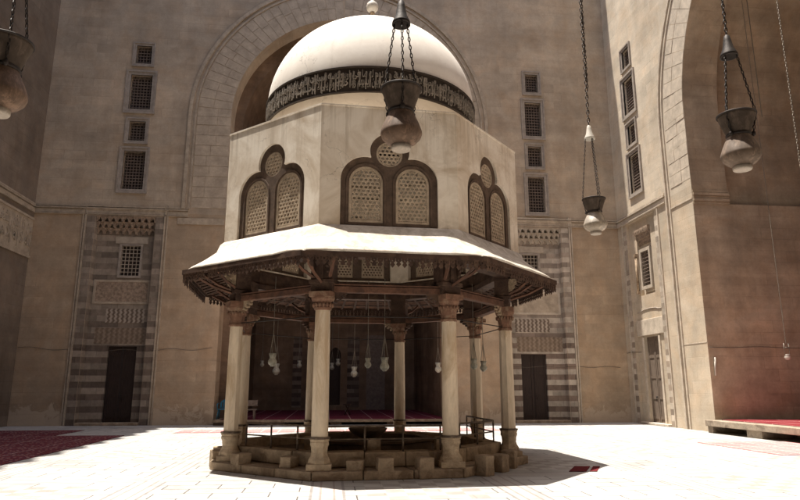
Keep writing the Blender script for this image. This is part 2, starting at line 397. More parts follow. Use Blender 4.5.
# window levels: z0, z1, half width, border
WIN = [(17.0, 17.95, .36, .16), (14.62, 16.4, .50, .22), (13.02, 14.0, .37, .17), (10.62, 12.5, .49, .20)]
WINR = [(16.52, 17.52, .33, .17), (14.12, 15.95, .42, .20), (12.48, 13.55, .35, .16), (10.1, 11.93, .42, .20)]
def make_window(parent, F, c, z0, z1, hw, bd, bars=(5, 8)):
    w = MB().plate(rect(c - hw - bd, c + hw + bd, z0 - bd, z1 + bd), [rect(c - hw, c + hw, z0, z1)], .10, F, c0=.035)
    w.plate(rect(c - hw - bd, c + hw + bd, z0 - bd, z1 + bd), [rect(c - hw - bd * .62, c + hw + bd * .62, z0 - bd * .62, z1 + bd * .62)], .05, F, c0=.08)
    root = w.link('window', M['frame'], parent)
    b = MB(); n = max(4, round(2 * hw / .14)); m = max(5, round((z1 - z0) / .15))
    for i in range(n + 1):
        x = c - hw + 2 * hw * i / n; b.box(x - .018, x + .018, z0, z1, -.22, -.18, F)
    for i in range(m + 1):
        z = z0 + (z1 - z0) * i / m; b.box(c - hw, c + hw, z - .018, z + .018, -.176, -.15, F)
    b.link('grille', M['grille'], root)
    MB().box(c - hw - .02, c + hw + .02, z0 - .02, z1 + .02, -.45, -.40, F).link('shade_backing', M['black'], root)  # dark sheet stands in for the shade of the room behind

def muqarnas(parent, F, c, hw, z0, z1, dep, mat):
    tiers = 3; b = MB()
    for t in range(tiers):
        zt = z1 if t == tiers - 1 else z0 + (z1 - z0) * (t + 1.15) / tiers; zb = z0 + (z1 - z0) * t / tiers; n = 9 + (t % 2); w = 2 * hw / n
        pts = [(c - hw, zt)]
        for i in range(n):
            x = c - hw + i * w; hh = (z1 - z0) / tiers
            pts += [(x, zb), (x + w * .14, zb + .02), (x + w * .2, zb + hh * .45), (x + w * .5, zb + hh * .8), (x + w * .8, zb + hh * .45), (x + w * .86, zb + .02)]
        pts += [(c + hw, zb), (c + hw, zt)]
        c0 = -dep + dep * (t + 1) / tiers - .003
        b.plate(pts, [], dep / tiers + .02 + .001 * t, F, c0=c0)
    return b.link('muqarnas_cornice', mat, parent)

def make_portal(parent, F, c, lit=False, doorx=0.0, dh=3.4, dw=.62, rd=.36):
    """recess liner and dressings of a court doorway; the wall itself has the notch"""
    abl = M['ablaq_pale'] if lit == 2 else M['ablaq'] if lit else M['ablaq_dim']  # lit portals get lighter stripes and trim, light put into the colour
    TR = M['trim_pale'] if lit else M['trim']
    dx = c + doorx; zt = 9.3
    mp = MB()
    for s in (-1, 1):
        mp.box(c + s * 1.345, c + s * 1.70, 0, zt, 0, .022, F)
    mp.box(c - 1.70, c + 1.70, zt, zt + .25, 0, .02, F)
    mp.link('striped_pilaster', abl, parent)
    fm = MB()
    for s in (-1, 1):
        for q, w, h in ((1.75, .035, .07), (1.86, .03, .05)): fm.box(c + s * q - w, c + s * q + w, 0, zt + .55, 0, h, F)
    for q, h in ((.30, .05), (.45, .07)): fm.box(c - 1.89, c + 1.89, zt + q - .03, zt + q + .03, 0, h + .012, F)
    fm.link('portal_moulding', TR, parent)
    # back of the recess
    wz0, wz1, wh = 6.6, 8.0, .42
    bk = MB().plate([(c - 1.31, 0), (c - 1.31, zt), (c + 1.31, zt), (c + 1.31, 0), (dx + dw, 0), (dx + dw, dh), (dx - dw, dh), (dx - dw, 0)], [rect(dx - wh, dx + wh, wz0, wz1)], .3, F, c0=-rd)
    bk.box(c - 1.33, c - 1.311, 0, zt, -rd, -.001, F); bk.box(c + 1.311, c + 1.33, 0, zt, -rd, -.001, F)
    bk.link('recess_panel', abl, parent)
    MB().box(c - 1.0, c + 1.25, dh + .12, dh + .82, -rd, -rd + .016, F).link('joggled_lintel', M['jog1'], parent)
    MB().box(dx - .85, dx + .85, dh + 1.05, dh + 1.68, -rd, -rd + .02, F).link('joggled_band', M['jog2'], parent)
    pf = MB(); pf.plate(rect(c - 1.24, c + 1.24, dh + 1.9, dh + 3.0), [rect(c - 1.14, c + 1.14, dh + 2.0, dh + 2.9)], .03, F, c0=-rd + .03)
    pf.link('panel_border', TR, parent)
    MB().box(c - 1.14, c + 1.14, dh + 2.0, dh + 2.9, -rd, -rd + .012, F).link('carved_panel', M['carve'] if not lit else M['trim'], parent)
    li = MB().box(dx - .72, dx + .72, 8.1, 8.42, -rd, -rd + .04, F); li.link('window_lintel', M['trim_lite'], parent)
    muqarnas(parent, F, c, 1.30, 8.52, zt, rd, M['carve'] if not lit else M['trim_lite'])
    # window in the recess
    w = MB().plate(rect(dx - wh - .1, dx + wh + .1, wz0 - .1, wz1 + .08), [rect(dx - wh, dx + wh, wz0, wz1)], .05, F, c0=-rd + .045)
    root = w.link('window', M['frame'], parent)
    b = MB()
    for i in range(6):
        x = dx - wh + 2 * wh * i / 5; b.box(x - .014, x + .014, wz0, wz1, -rd - .08, -rd - .05, F)
    for i in range(9):
        z = wz0 + (wz1 - wz0) * i / 8; b.box(dx - wh, dx + wh, z - .014, z + .014, -rd - .045, -rd - .02, F)
    b.link('grille', M['trim_lite'], root)
    MB().box(dx - wh - .02, dx + wh + .02, wz0 - .02, wz1 + .02, -rd - .28, -rd - .24, F).link('shade_backing', M['black'], root)  # dark sheet painted as the unlit room behind the grille
    # door of two leaves with rails
    d = MB()
    for s in (-1, 1):
        d.box(dx + s * .006, dx + s * (dw - .01), .12, dh, -rd - .22, -rd - .14, F)
        for z in (.3, 1.2, 2.2, 3.0):
            if z < dh - .2: d.box(dx + s * .05, dx + s * (dw - .05), z, z + .12, -rd - .14, -rd - .115, F)
        for q in (.04, dw - .12): d.box(dx + s * q, dx + s * (q + .08), .15, dh - .03, -rd - .14, -rd - .112, F)
    dr = d.link('door', M['door_lit'] if lit == 2 else M['door'], parent)
    h = MB(); h.tube([F(dx + .1, 1.25, -rd - .11), F(dx + .1, 1.25, -rd - .05)], .03); h.tube([F(dx + .1, 1.22, -rd - .06), F(dx + .1, 1.05, -rd - .06)], .012); h.link('handle', M['iron'], dr)
    st = MB().box(c - 1.3, c + 1.3, 0, .12, -rd - .25, .12, F); st.link('door_step', M['stone'], parent, bevel=.02)

def voussoirs(parent, F, c, a0, a1, z0, e, zb, mat, proud=.02):
    b = MB(); g = .010; rnd = random.Random(3)
    for side in (-1, 1):
        rings = [a0, a0 + (a1 - a0) * .52, a1]
        zc = zb
        while zc < z0 - .01:                       # straight jambs
            h = min(.52, z0 - zc); sp = a0 + (a1 - a0) * rnd.choice((.4, .55, .65))
            for p, q in ((a0, sp), (sp, a1)):
                x0, x1 = sorted((c + side * (p + g), c + side * (q - g))); pr = proud + rnd.uniform(-.006, .012)
                b.box(x0, x1, zc + g, zc + h - g, 0, pr, F)
            zc += h
        n = 22
        A = math.acos(e / (a0 + e))
        for i in range(n):
            t0, t1 = A * i / n, A * (i + 1) / n; sp = a0 + (a1 - a0) * rnd.choice((.4, .55, .65))
            for p, q in ((a0, sp), (sp, a1)):
                pr = proud + rnd.uniform(-.006, .012); r0, r1 = p + e + g, q + e - g; da = g / r0
                P = []
                for (r_, t_) in ((r0, t0 + da), (r1, t0 + da), (r1, t1 - da), (r0, t1 - da)):
                    P.append((c + side * (r_ * cos(t_) - e), z0 + r_ * sin(t_)))
                b.add([F(x, z, 0) for x, z in P] + [F(x, z, pr) for x, z in P], [(0, 1, 2, 3), (4, 5, 6, 7), (0, 1, 5, 4), (1, 2, 6, 5), (2, 3, 7, 6), (3, 0, 4, 7)])
    return b.link('voussoir_ring', mat, parent)

# ---- back wall
WB = thing('courtyard_wall', (CX, YB, 0), 'shaded far courtyard wall with a pointed arch behind the domed fountain', 'wall')
cL, cR = -9.5, 9.85
outer = [(XL - 1.5, 0), (XL - 1.5, HW)] + merlons(XL, XR, HW) + [(XR + 1.5, HW), (XR + 1.5, 0)]
# right to left along the bottom with notches
def notch(c, h): return [(c + 1.33, 0), (c + 1.33, h), (c - 1.33, h), (c - 1.33, 0)]
ar = arch(CX, 5.35, 14.5, .3, 0, 20)[::-1]
outer += notch(cR, 9.3) + ar + notch(cL, 9.3)
holes = []
for cc, WN in ((-9.38, WIN), (10.04, WINR)):
    for z0, z1, hw, bd in WN: holes.append(rect(cc - hw, cc + hw, z0, z1))
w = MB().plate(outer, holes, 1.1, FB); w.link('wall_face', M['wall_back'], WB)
for cc, WN in ((-9.38, WIN), (10.04, WINR)):
    for z0, z1, hw, bd in WN: make_window(WB, FB, cc, z0, z1, hw, bd)
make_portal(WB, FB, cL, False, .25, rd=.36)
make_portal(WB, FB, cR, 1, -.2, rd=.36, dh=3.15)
voussoirs(WB, FB, CX, 5.35, 6.95, 14.4, .3, 9.8, M['vous'])
def arch_mould(parent, F, c, a, z0, e, zb, mat, widths=((0, .16, .09), (-.22, -.13, .06)), name='arch_moulding'):
    b = MB()
    for d0, d1, h in widths:
        b.plate(ring_band(arch(c, a, z0, e, zb, 22, d1), arch(c, a, z0, e, zb, 22, d0)), [], h + .02, F, c0=h)
    return b.link(name, mat, parent)
arch_mould(WB, FB, CX, 7.2, 14.4, .3, 9.75, M['trim'])
sc = MB()
def course(sc, F, a0, a1, z, pr=.0):
    for dz, h, p in ((0, .07, .05), (-.09, .05, .09), (-.30, .16, .04), (-.36, .04, .07)): sc.box(a0, a1, z + dz, z + dz + h, 0, p + pr, F)
course(sc, FB, XL, CX - 7.05, 9.72); course(sc, FB, CX + 7.05, XR, 9.72)
for s in (-1, 1):
    q = sorted((CX + s * 5.37, CX + s * 7.5)); sc.box(q[0], q[1], 9.0, 9.30, 0, .05, FB)
sc.link('string_course', M['trim'], WB)
# colonnette slots flanking the iwan, a long electric cable along the wall
cb = MB(); pts = []
for i in range(30):
    x = XL + .05 + i * (8.2) / 29; pts.append((x, YB - .03, 3.30 + .05 * sin(i * .9) - .1 * sin(PI * i / 29)))
cb.tube(pts, .009, 6); cb.link('wall_cable', M['wire'], WB)
cb = MB(); cb.tube([(8.0 + i * .25, YB - .03, 2.55 + .03 * sin(i)) for i in range(24)], .009, 6); cb.link('wall_cable', M['wire'], WB)

# iwan behind the arch
vb = MB(); prof = arch(CX, 4.95, 14.2, .3, 0, 16)
Yi0, Yi1 = YB + 1.1, 40.0
n = len(prof)
vb.add([(x, Yi0, z) for x, z in prof] + [(x, Yi1, z) for x, z in prof], [(i, i + 1, i + 1 + n, i + n) for i in range(n - 1)])
vb.plate(arch(CX, 8.0, 14.5, .3, 0, 14), [] , 0, FB, c0=-(Yi1 - YB)) if False else None
stp = ring_band(arch(CX, 5.9, 14.5, .3, 0, 16), prof); vb.plate(stp, [], 0, FB, c0=-1.102)
# back wall of the iwan with the mihrab opening
mo = arch(CX + .0, .34, 3.6, .1, .5, 8); mo2 = [(p[0], p[1]) for p in mo]
bw = [(CX - 6, 0), (CX - 6, 22), (CX + 6, 22), (CX + 6, 0)]
vb.plate(bw, [mo2], .5, FB, c0=-(Yi1 - YB))
MB().box(CX - .6, CX + .6, Yi1 + .6, Yi1 + .7, .3, 4.6).link('mihrab_niche', M['door'], WB)  # dark door material paints the shade inside the niche
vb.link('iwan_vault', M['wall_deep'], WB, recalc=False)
pn = MB()
for x0, x1 in ((CX - 2.6, CX - 2.05), (CX + .75, CX + 1.5), (CX - 1.35, CX - .6)): pn.box(x0, x1, .4, 4.6, Yi1 - YB - .0, 0, None) if False else pn.box(x0, x1, Yi1 - .03, Yi1, .4, 4.7)
pn.link('marble_panel', M['mihrab'], WB)
MB().box(CX + 1.95, CX + 3.1, Yi1 - .04, Yi1, .25, 4.8).link('dark_panel', M['grille'], WB)

# ---- right wall
WR = thing('courtyard_wall', (XR, 15.3, 0), 'pale sunlit courtyard wall on the right with a tall arch and stacked windows', 'wall')
cP = 27.0
wo = [(YF, 0), (YF, HW)] + merlons(YF, YB, HW) + [(YB + 1.0, HW), (YB + 1.0, 0)] + notch(cP, 9.3) + arch(15.3, 7.3, 12.6, .2, 0, 20)[::-1]
holes = [rect(27.0 - hw, 27.0 + hw, z0, z1) for z0, z1, hw, bd in WIN]
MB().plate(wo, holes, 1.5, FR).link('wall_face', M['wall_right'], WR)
for z0, z1, hw, bd in WIN: make_window(WR, FR, 27.0, z0, z1, hw, bd)
def side_portal(parent, F, c, dh, dw, rd=.13):
    zt = 9.3; mp = MB()
    for s in (-1, 1): mp.box(c + s * 1.345, c + s * 1.62, 0, zt - .3, 0, .018, F)
    mp.link('striped_pilaster', M['ablaq_pale'], parent)
    fm = MB()
    for s in (-1, 1): fm.box(c + s * 1.70 - .03, c + s * 1.70 + .03, 0, zt + .1, 0, .055, F)
    fm.box(c - 1.72, c + 1.72, zt + .04, zt + .1, 0, .066, F); fm.link('portal_moulding', M['trim_pale'], parent)
    niche = rect(c - .66, c + .66, 5.75, 8.85)
    bk = MB().plate([(c - 1.325, 0), (c - 1.325, zt), (c + 1.325, zt), (c + 1.325, 0), (c + dw, 0), (c + dw, dh), (c - dw, dh), (c - dw, 0)], [niche], .30, F, c0=-rd)
    bk.link('recess_panel', M['wall_right'], parent)
    nb = MB().plate(rect(c - .70, c + .70, 5.7, 8.9), [rect(c - .36, c + .36, 6.15, 7.75)], .05, F, c0=-rd - .17); nb.link('niche_back', M['trim_pale'], parent)
    muqarnas(parent, F, c, .64, 8.1, 8.84, .16 + rd, M['carve'])
    fr = MB().plate(rect(c - .50, c + .50, 6.0, 7.9), [rect(c - .36, c + .36, 6.15, 7.75)], .12, F, c0=-rd + .02); fw = fr.link('window', M['trim_lite'], parent)
    b = MB()
    for i in range(6): b.box(c - .36 + .72 * i / 5 - .014, c - .36 + .72 * i / 5 + .014, 6.15, 7.75, -rd - .08, -rd - .05, F)
    for i in range(11): b.box(c - .36, c + .36, 6.15 + .16 * i - .014, 6.15 + .16 * i + .014, -rd - .045, -rd - .02, F)
    b.link('grille', M['grille'], fw); MB().box(c - .38, c + .38, 6.1, 7.8, -rd - .32, -rd - .26, F).link('shade_backing', M['black'], fw)  # dark sheet behind the grille paints the room's shade
    li = MB().box(c - 1.2, c + 1.2, dh + .06, dh + .78, -rd, -rd + .07, F); li.link('lintel', M['trim_pale'], parent, bevel=.015)
    ac = MB(); pts = [F(c - 1.1 + 2.2 * i / 20, dh + 1.15 + .10 * sin(PI * i / 20) * (1 if 3 < i < 17 else .4), -rd + .012) for i in range(21)]
    ac.tube(pts, .02, 6); ac.link('relieving_arch', M['frame'], parent)
    for s in (-1, 1): MB().box(c + s * (dw + .01), c + s * (dw + .16), 0, dh, -rd - .05, -rd + .05, F).link('door_jamb', M['trim_pale'], parent)
    d = MB()
    for s in (-1, 1):
        d.box(c + s * .008, c + s * (dw - .01), .10, dh - .02, -rd - .20, -rd - .12, F)
        for z in (.25, 1.1, 2.0, 2.9, 3.55): d.box(c + s * .04, c + s * (dw - .04), z, z + .12, -rd - .12, -rd - .10, F)
        for q in (.02, dw - .11): d.box(c + s * q, c + s * (q + .08), .12, dh - .04, -rd - .12, -rd - .097, F)
    dr = d.link('door', M['door_lit'], parent)
    h = MB(); h.tube([F(c + .1, 1.2, -rd - .10), F(c + .1, 1.2, -rd - .04)], .03); h.tube([F(c + .1, 1.17, -rd - .05), F(c + .1, 1.0, -rd - .05)], .012); h.link('handle', M['iron'], dr)
    MB().box(c - 1.2, c + 1.2, 0, .10, -rd - .3, .10, F).link('door_step', M['trim_pale'], parent, bevel=.02)
side_portal(WR, FR, cP, 3.85, .64)
voussoirs(WR, FR, 15.3, 7.3, 8.8, 12.6, .2, 9.8, M['trim_pale'], .01)
arch_mould(WR, FR, 15.3, 9.1, 12.6, .2, 0.0, M['trim_pale'], ((0, .1, .08), (-.2, -.12, .05)))
sc = MB(); course(sc, FR, 24.6, YB, 9.72); sc.box(22.62, 24.2, 8.95, 9.0, 0, .03, FR); sc.box(22.62, 24.2, 3.28, 3.32, 0, .012, FR); sc.link('string_course', M['trim_pale'], WR)
cl = MB(); x = cP + .74
cl.tube([FR(x, 6.0, -.06), FR(x, 7.6, -.06)], .055, 12); cl.box(x - .07, x + .07, 5.85, 6.0, -.128, .01, FR); cl.box(x - .07, x + .07, 7.6, 7.75, -.128, .01, FR)
cl.link('colonnette', M['wood_tan'], WR)
# iwan side: lower wall flush with the jamb, upper wall set back behind the arch ring
iw = MB()
FY = frame((0, 22.6, 0), (1, 0, 0), (0, 0, 1), (0, -1, 0))
iw.box(XR + 1.5, 30, 22.6, 23.6, 0, 8.75)
vp = arch(15.3, 7.75, 12.6, .2, 8.74, 18); n = len(vp)
iw.add([(XR + 1.5, y, z) for y, z in vp] + [(30, y, z) for y, z in vp], [(i, i + 1, i + 1 + n, i + n) for i in range(n - 1)])
iw.box(XR + 1.5, 30, 7.0, 8.0, 0, 8.75)
iw.box(30, 30.5, 4, 26, 0, 22)
iw.plate(ring_band(arch(15.3, 8.4, 12.6, .2, 0, 16), arch(15.3, 7.31, 12.6, .2, 0, 16)), [], 0, FR, c0=-1.503)
iw.link('iwan_interior', M['wall_dark'], WR)
jm = MB(); jp = arch(15.3, 7.29, 12.6, .2, 0, 24); n = len(jp)
jm.add([(XR + .004, y, z) for y, z in jp] + [(XR + 1.5, y, z) for y, z in jp], [(i, i + 1, i + 1 + n, i + n) for i in range(n - 1)])
jm.link('jamb_lining', M['wall_dark'], WR)
cbl = MB()
for z, p in ((8.72, .05), (8.84, .09), (8.96, .05), (9.08, .09), (9.2, .05)): cbl.box(XR + .01, XR + 1.52, 22.6 - p, 22.587, z, z + .1)
cbl.link('corbel_course', M['wall_dark'], WR)
cb = MB(); cb.tube([(XR + .05 + i * .3, 22.56, 3.1 - .02 * sin(i * .7)) for i in range(34)], .010, 6); cb.link('wall_cable', M['wire'], WR)
cb = MB(); cb.tube([(XR - .03, YB - .1 - i * .28, 3.2 + .02 * sin(i)) for i in range(6)] , .014, 6); cb.link('wall_cable', M['wire'], WR)

# ---- left wall with its carved inscription band
WL = thing('courtyard_wall', (XL, 15.3, 0), 'dark left courtyard wall in shade with a carved inscription band', 'wall')
wo = [(YF, 0), (YF, HW)] + merlons(YF, YB, HW) + [(YB + 1.0, HW), (YB + 1.0, 0)] + arch(15.3, 7.3, 12.6, .2, 0, 20)[::-1]
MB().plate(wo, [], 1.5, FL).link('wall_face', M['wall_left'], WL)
iw = MB(); vp = arch(15.3, 7.6, 12.6, .2, 0, 18); n = len(vp)
iw.add([(XL - 1.5, y, z) for y, z in vp] + [(XL - 14, y, z) for y, z in vp], [(i, i + 1, i + 1 + n, i + n) for i in range(n - 1)])
iw.box(XL - 14.5, XL - 14, 4, 26, 0, 22); iw.link('iwan_interior', M['wall_dark'], WL)
sc = MB(); course(sc, FL, 24.0, YB, 9.72); sc.box(24.0, YB, 7.25, 7.35, 0, .06, FL); sc.box(24.0, YB, 9.0, 9.1, 0, .06, FL); sc.box(24.0, YB, 7.35, 9.0, 0, .012, FL); sc.link('string_course', M['trim'], WL)
# ---- wall behind and over the photographer (stands in its arch), closes the court
WF = thing('courtyard_wall', (CX, YF, 0), 'near courtyard wall whose arch the photographer stands under', 'wall')
FF = frame((0, YF, 0), (1, 0, 0), (0, 0, 1), (0, 1, 0))
wo = [(XL - 1.5, 0), (XL - 1.5, HW)] + merlons(XL, XR, HW) + [(XR + 1.5, HW), (XR + 1.5, 0)] + arch(CX, 7.3, 15.5, .3, 0, 20)[::-1]
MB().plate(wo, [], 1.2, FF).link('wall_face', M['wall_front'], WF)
iw = MB(); vp = arch(CX, 7.5, 15.5, .3, 0, 18); n = len(vp)
iw.add([(x, YF - 1.2, z) for x, z in vp] + [(x, -14, z) for x, z in vp], [(i, i + 1, i + 1 + n, i + n) for i in range(n - 1)])
iw.box(-9, 9, -14.5, -14, 0, 25); iw.link('iwan_interior', M['wall_front'], WF)

# ------------------------------------------------------------------ Arabic lettering
FORMS = {}
for cp in range(0xFE80, 0xFEF5):
    d = unicodedata.decomposition(chr(cp)).split()
    if len(d) == 2: FORMS.setdefault(chr(int(d[1], 16)), {})[d[0]] = chr(cp)
LAM = {'\u0627': ('\uFEFB', '\uFEFC'), '\u0623': ('\uFEF7', '\uFEF8'), '\u0625': ('\uFEF9', '\uFEFA'), '\u0622': ('\uFEF5', '\uFEF6')}
def shape(s):
    out = []; i = 0; joined = False
    while i < len(s):
        ch = s[i]
        if ch == '\u0644' and i + 1 < len(s) and s[i + 1] in LAM:
            out.append(LAM[s[i + 1]][1 if joined else 0]); joined = False; i += 2; continue
        f = FORMS.get(ch)
        if not f: out.append(ch); joined = False; i += 1; continue
        nxt = s[i + 1] if i + 1 < len(s) else ' '
        can = '<initial>' in f and nxt in FORMS and '<final>' in FORMS[nxt]
        key = ('<medial>' if can else '<final>') if joined else ('<initial>' if can else '<isolated>')
        out.append(f.get(key, ch)); joined = can; i += 1
    return ''.join(out)
VERSE = ["الله لا إله إلا هو الحي القيوم", "لا تأخذه سنة ولا نوم له ما في السماوات وما في الأرض", "من ذا الذي يشفع عنده إلا بإذنه", "يعلم ما بين أيديهم وما خلفهم ولا يحيطون بشيء من علمه إلا بما شاء", "وسع كرسيه السماوات والأرض ولا يؤوده حفظهما وهو العلي العظيم"]
def text_mesh(body, depth):
    c = bpy.data.curves.new('lettering', 'FONT'); c.body = body; c.extrude = depth; c.resolution_u = 1; c.offset = .012
    o = bpy.data.objects.new('lettering', c); COL.objects.link(o); bpy.context.view_layer.update()
    dg = bpy.context.evaluated_depsgraph_get(); m = bpy.data.meshes.new_from_object(o.evaluated_get(dg))
    v = [tuple(p.co) for p in m.vertices]; f = [tuple(p.vertices) for p in m.polygons]
    bpy.data.objects.remove(o); bpy.data.curves.remove(c); bpy.data.meshes.remove(m)
    return v, f
def fit_text(lines, L, z0, z1, mp, depth=.012, stretch=True):
    """lay each line along length L in its own storey of the band, right to left, mapped by mp(a, z, c)"""
    mb = MB(); k = len(lines)
    for j, ln in enumerate(lines):
        v, f = text_mesh(shape(ln)[::-1], .5)
        if not v: continue
        x0 = min(p[0] for p in v); x1 = max(p[0] for p in v); y0 = min(p[1] for p in v); y1 = max(p[1] for p in v)
        a0, a1 = (z0 + (z1 - z0) * j / k * .86, 0); a1 = a0 + (z1 - z0) * (1 - .86 * (k - 1) / k)
        mb.add([mp((p[0] - x0) / (x1 - x0) * L, a0 + (p[1] - y0) / (y1 - y0) * (a1 - a0), p[2] / .5 * depth) for p in v], f)
    return mb

# left wall lettering (reads from right to left along +Y seen from the court)
lt = fit_text([VERSE[0], VERSE[2]], 5.2, 7.45, 8.9, lambda a, z, c: (XL + .014 + max(0, c) * 1.0, 24.0 + a, z), .035)
lt.link('inscription', M['trim'], WL, recalc=False)

# ------------------------------------------------------------------ domed fountain
FC = Vector((.912, 15.3145, 0)); ROT = .4483
def O8(Rr, k): a = ROT + k * PI / 4; return (FC.x + Rr * cos(a), FC.y + Rr * sin(a))
FT = thing('domed_fountain', tuple(FC), 'octagonal columned ablution fountain with a white dome and wide wooden eaves', 'fountain')
def face_frame(k, Rr):
    a = ROT + (k + .5) * PI / 4; n = Vector((cos(a), sin(a), 0)); t = Vector((-sin(a), cos(a), 0)); return frame(FC + n * Rr * cos(PI / 8), t, (0, 0, 1), n)
RD = 3.637; SD = 2 * RD * sin(PI / 8); TH = .30
ZD0, ZD1 = 4.28, 7.2
# window outlines in a face
def win_outline(d=0.0):
    pts = [(-.98 - d, 4.70 - d)]; n = 12
    for cxx, cz, r, a0, a1 in ((-.48, 5.64, .50 + d, PI, None, ), ):
        pass
    rL = .50 + d; rT = .40 + d; zc, zt = 5.66, 6.28
    # left lobe from 180deg up to its crossing with the top lobe
    def cross(c1, r1, c2, r2):
        dx, dy = c2[0] - c1[0], c2[1] - c1[1]; D = math.hypot(dx, dy); a = (r1 * r1 - r2 * r2 + D * D) / 2 / D; h = math.sqrt(max(0, r1 * r1 - a * a))
        return [(c1[0] + a * dx / D - s * h * dy / D, c1[1] + a * dy / D + s * h * dx / D) for s in (1, -1)]
    X = sorted(cross((-.48, zc), rL, (0, zt), rT), key=lambda p: p[0])[0]
    aL = math.atan2(X[1] - zc, X[0] + .48); aT = math.atan2(X[1] - zt, X[0])
    if aT < 0: aT += 2 * PI
    L = [(-.48 + rL * cos(PI + (aL - PI) * i / n), zc + rL * sin(PI + (aL - PI) * i / n)) for i in range(n + 1)]
    T = [(rT * cos(aT + (PI / 2 - aT) * i / n), zt + rT * sin(aT + (PI / 2 - aT) * i / n)) for i in range(1, n + 1)]
    half = pts + L + T
    return half + [(-p[0], p[1]) for p in half[::-1]][1:]
def circ(cx_, cz, r, n=28): return [(cx_ + r * cos(2 * PI * i / n), cz + r * sin(2 * PI * i / n)) for i in range(n)]
WINO = win_outline()
LAT = [('arch', -.47), ('arch', .47), ('rose', 0)]
def inside_arch(x, z, c, r, z0, zb):
    if z < z0: return abs(x - c) <= r and z >= zb
    return (x - c) ** 2 + (z - z0) ** 2 <= r * r
def lattice(F, kind, c, c0, seed):
    mb = MB(); rnd = random.Random(seed)
    if kind == 'arch': r, z0, zb = .34, 5.62, 4.80; ins = lambda x, z: inside_arch(x, z, c, r - .055, z0, zb + .055); X0, X1, Z0, Z1 = c - r, c + r, zb, z0 + r; O = rarch(c, r, z0, zb); I = rarch(c, r - .05, z0, zb + .05)
    else: r = .27; z0 = 6.24; ins = lambda x, z: (x - c) ** 2 + (z - z0) ** 2 <= (r - .03) ** 2; X0, X1, Z0, Z1 = c - r, c + r, z0 - r, z0 + r; O = circ(c, z0, r); I = circ(c, z0, r - .035)
    mb.plate(O, [I], .05, F, c0=c0 + .008)
    if kind == 'arch':                 # ring of small square perforations just inside the border
        pass
    g = .080; w = .0112
    nx = int((X1 - X0) / g) + 2; nz = int((Z1 - Z0) / g) + 2
    def bar(p, q, ww, dz):
        # clip bar to the opening by sampling
        N = 160; seg = None
        for i in range(N + 1):
            x = p[0] + (q[0] - p[0]) * i / N; z = p[1] + (q[1] - p[1]) * i / N
            if ins(x, z):
                if seg is None: seg = [(x, z), (x, z)]
                seg[1] = (x, z)
        if seg is None: return
        (ax, az), (bx, bz) = seg; L = math.hypot(bx - ax, bz - az)
        if L < .01: return
        px, pz = -(bz - az) / L * ww, (bx - ax) / L * ww
        P = [(ax + px, az + pz), (bx + px, bz + pz), (bx - px, bz - pz), (ax - px, az - pz)]
        mb.add([F(x, z, c0 - dz) for x, z in P] + [F(x, z, c0 - .035 - dz) for x, z in P], [(0, 1, 2, 3), (4, 7, 6, 5), (0, 4, 5, 1), (1, 5, 6, 2), (2, 6, 7, 3), (3, 7, 4, 0)])
    # three crossing sets of slender bars: hexagons ringed by small triangles
    zc_ = (Z0 + Z1) / 2; sp_ = .078; w = .0098
    for q, ang in enumerate((0, PI / 3, 2 * PI / 3)):
        ux, uz = cos(ang), sin(ang); px_, pz_ = -uz, ux
        for i in range(-12, 13):
            o_ = (i + .5) * sp_; bar((c + px_ * o_ - ux * .95, zc_ + pz_ * o_ - uz * .95), (c + px_ * o_ + ux * .95, zc_ + pz_ * o_ + uz * .95), w, .0015 * q)
    return mb
dr = MB()
for k in range(8):
    F = face_frame(k, RD); h = SD / 2
    # mitred wall panel: front full width, inner face narrower
    hi = h - TH * math.tan(PI / 8)
    outl = [(-h, ZD0), (-h, ZD1), (h, ZD1), (h, ZD0)]
    dr.plate(outl, [WINO], 0, F)
    inn = [(-hi, ZD0), (-hi, ZD1), (hi, ZD1), (hi, ZD0)]
    dr.plate(inn, [WINO], 0, F, c0=-TH)
    m = len(WINO); q = [F(a, b, 0) for a, b in WINO] + [F(a, b, -TH) for a, b in WINO]
    dr.add(q, [(i, (i + 1) % m, (i + 1) % m + m, i + m) for i in range(m)])
    for zz in (ZD0, ZD1): dr.add([F(-h, zz, 0), F(h, zz, 0), F(hi, zz, -TH), F(-hi, zz, -TH)], [(0, 1, 2, 3)])
drum = dr.link('drum_wall', M['plaster'], FT)
cr = MB(); cr.lathe([(RD - .0, ZD1 - .001), (RD + .015, ZD1 + .0), (RD + .015, ZD1 + .035), (2.5, ZD1 + .10), (2.45, ZD1 + .10)], FC, 8, ROT, False); cr.link('drum_top', M['plaster'], FT)
for k in range(8):
    F = face_frame(k, RD)
    holes = [rarch(-.47, .34, 5.62, 4.80), rarch(.47, .34, 5.62, 4.80), circ(0, 6.24, .27)]
    fr = MB().plate(WINO, holes, .10, F, c0=-.055)
    # raised archivolts round each light
    for O_, I_ in ((rarch(-.47, .40, 5.62, 4.76), rarch(-.47, .36, 5.62, 4.76)), (rarch(.47, .40, 5.62, 4.76), rarch(.47, .36, 5.62, 4.76))):
        fr.plate(O_ + I_[::-1], [], .03, F, c0=-.035)
    wr = fr.link('lattice_window', M['frame_grey'], FT)
    for j, (kd, c) in enumerate(LAT):
        lattice(F, kd, c, -.075, k * 3 + j).link('carved_lattice', M['lattice'], wr, merge=False)

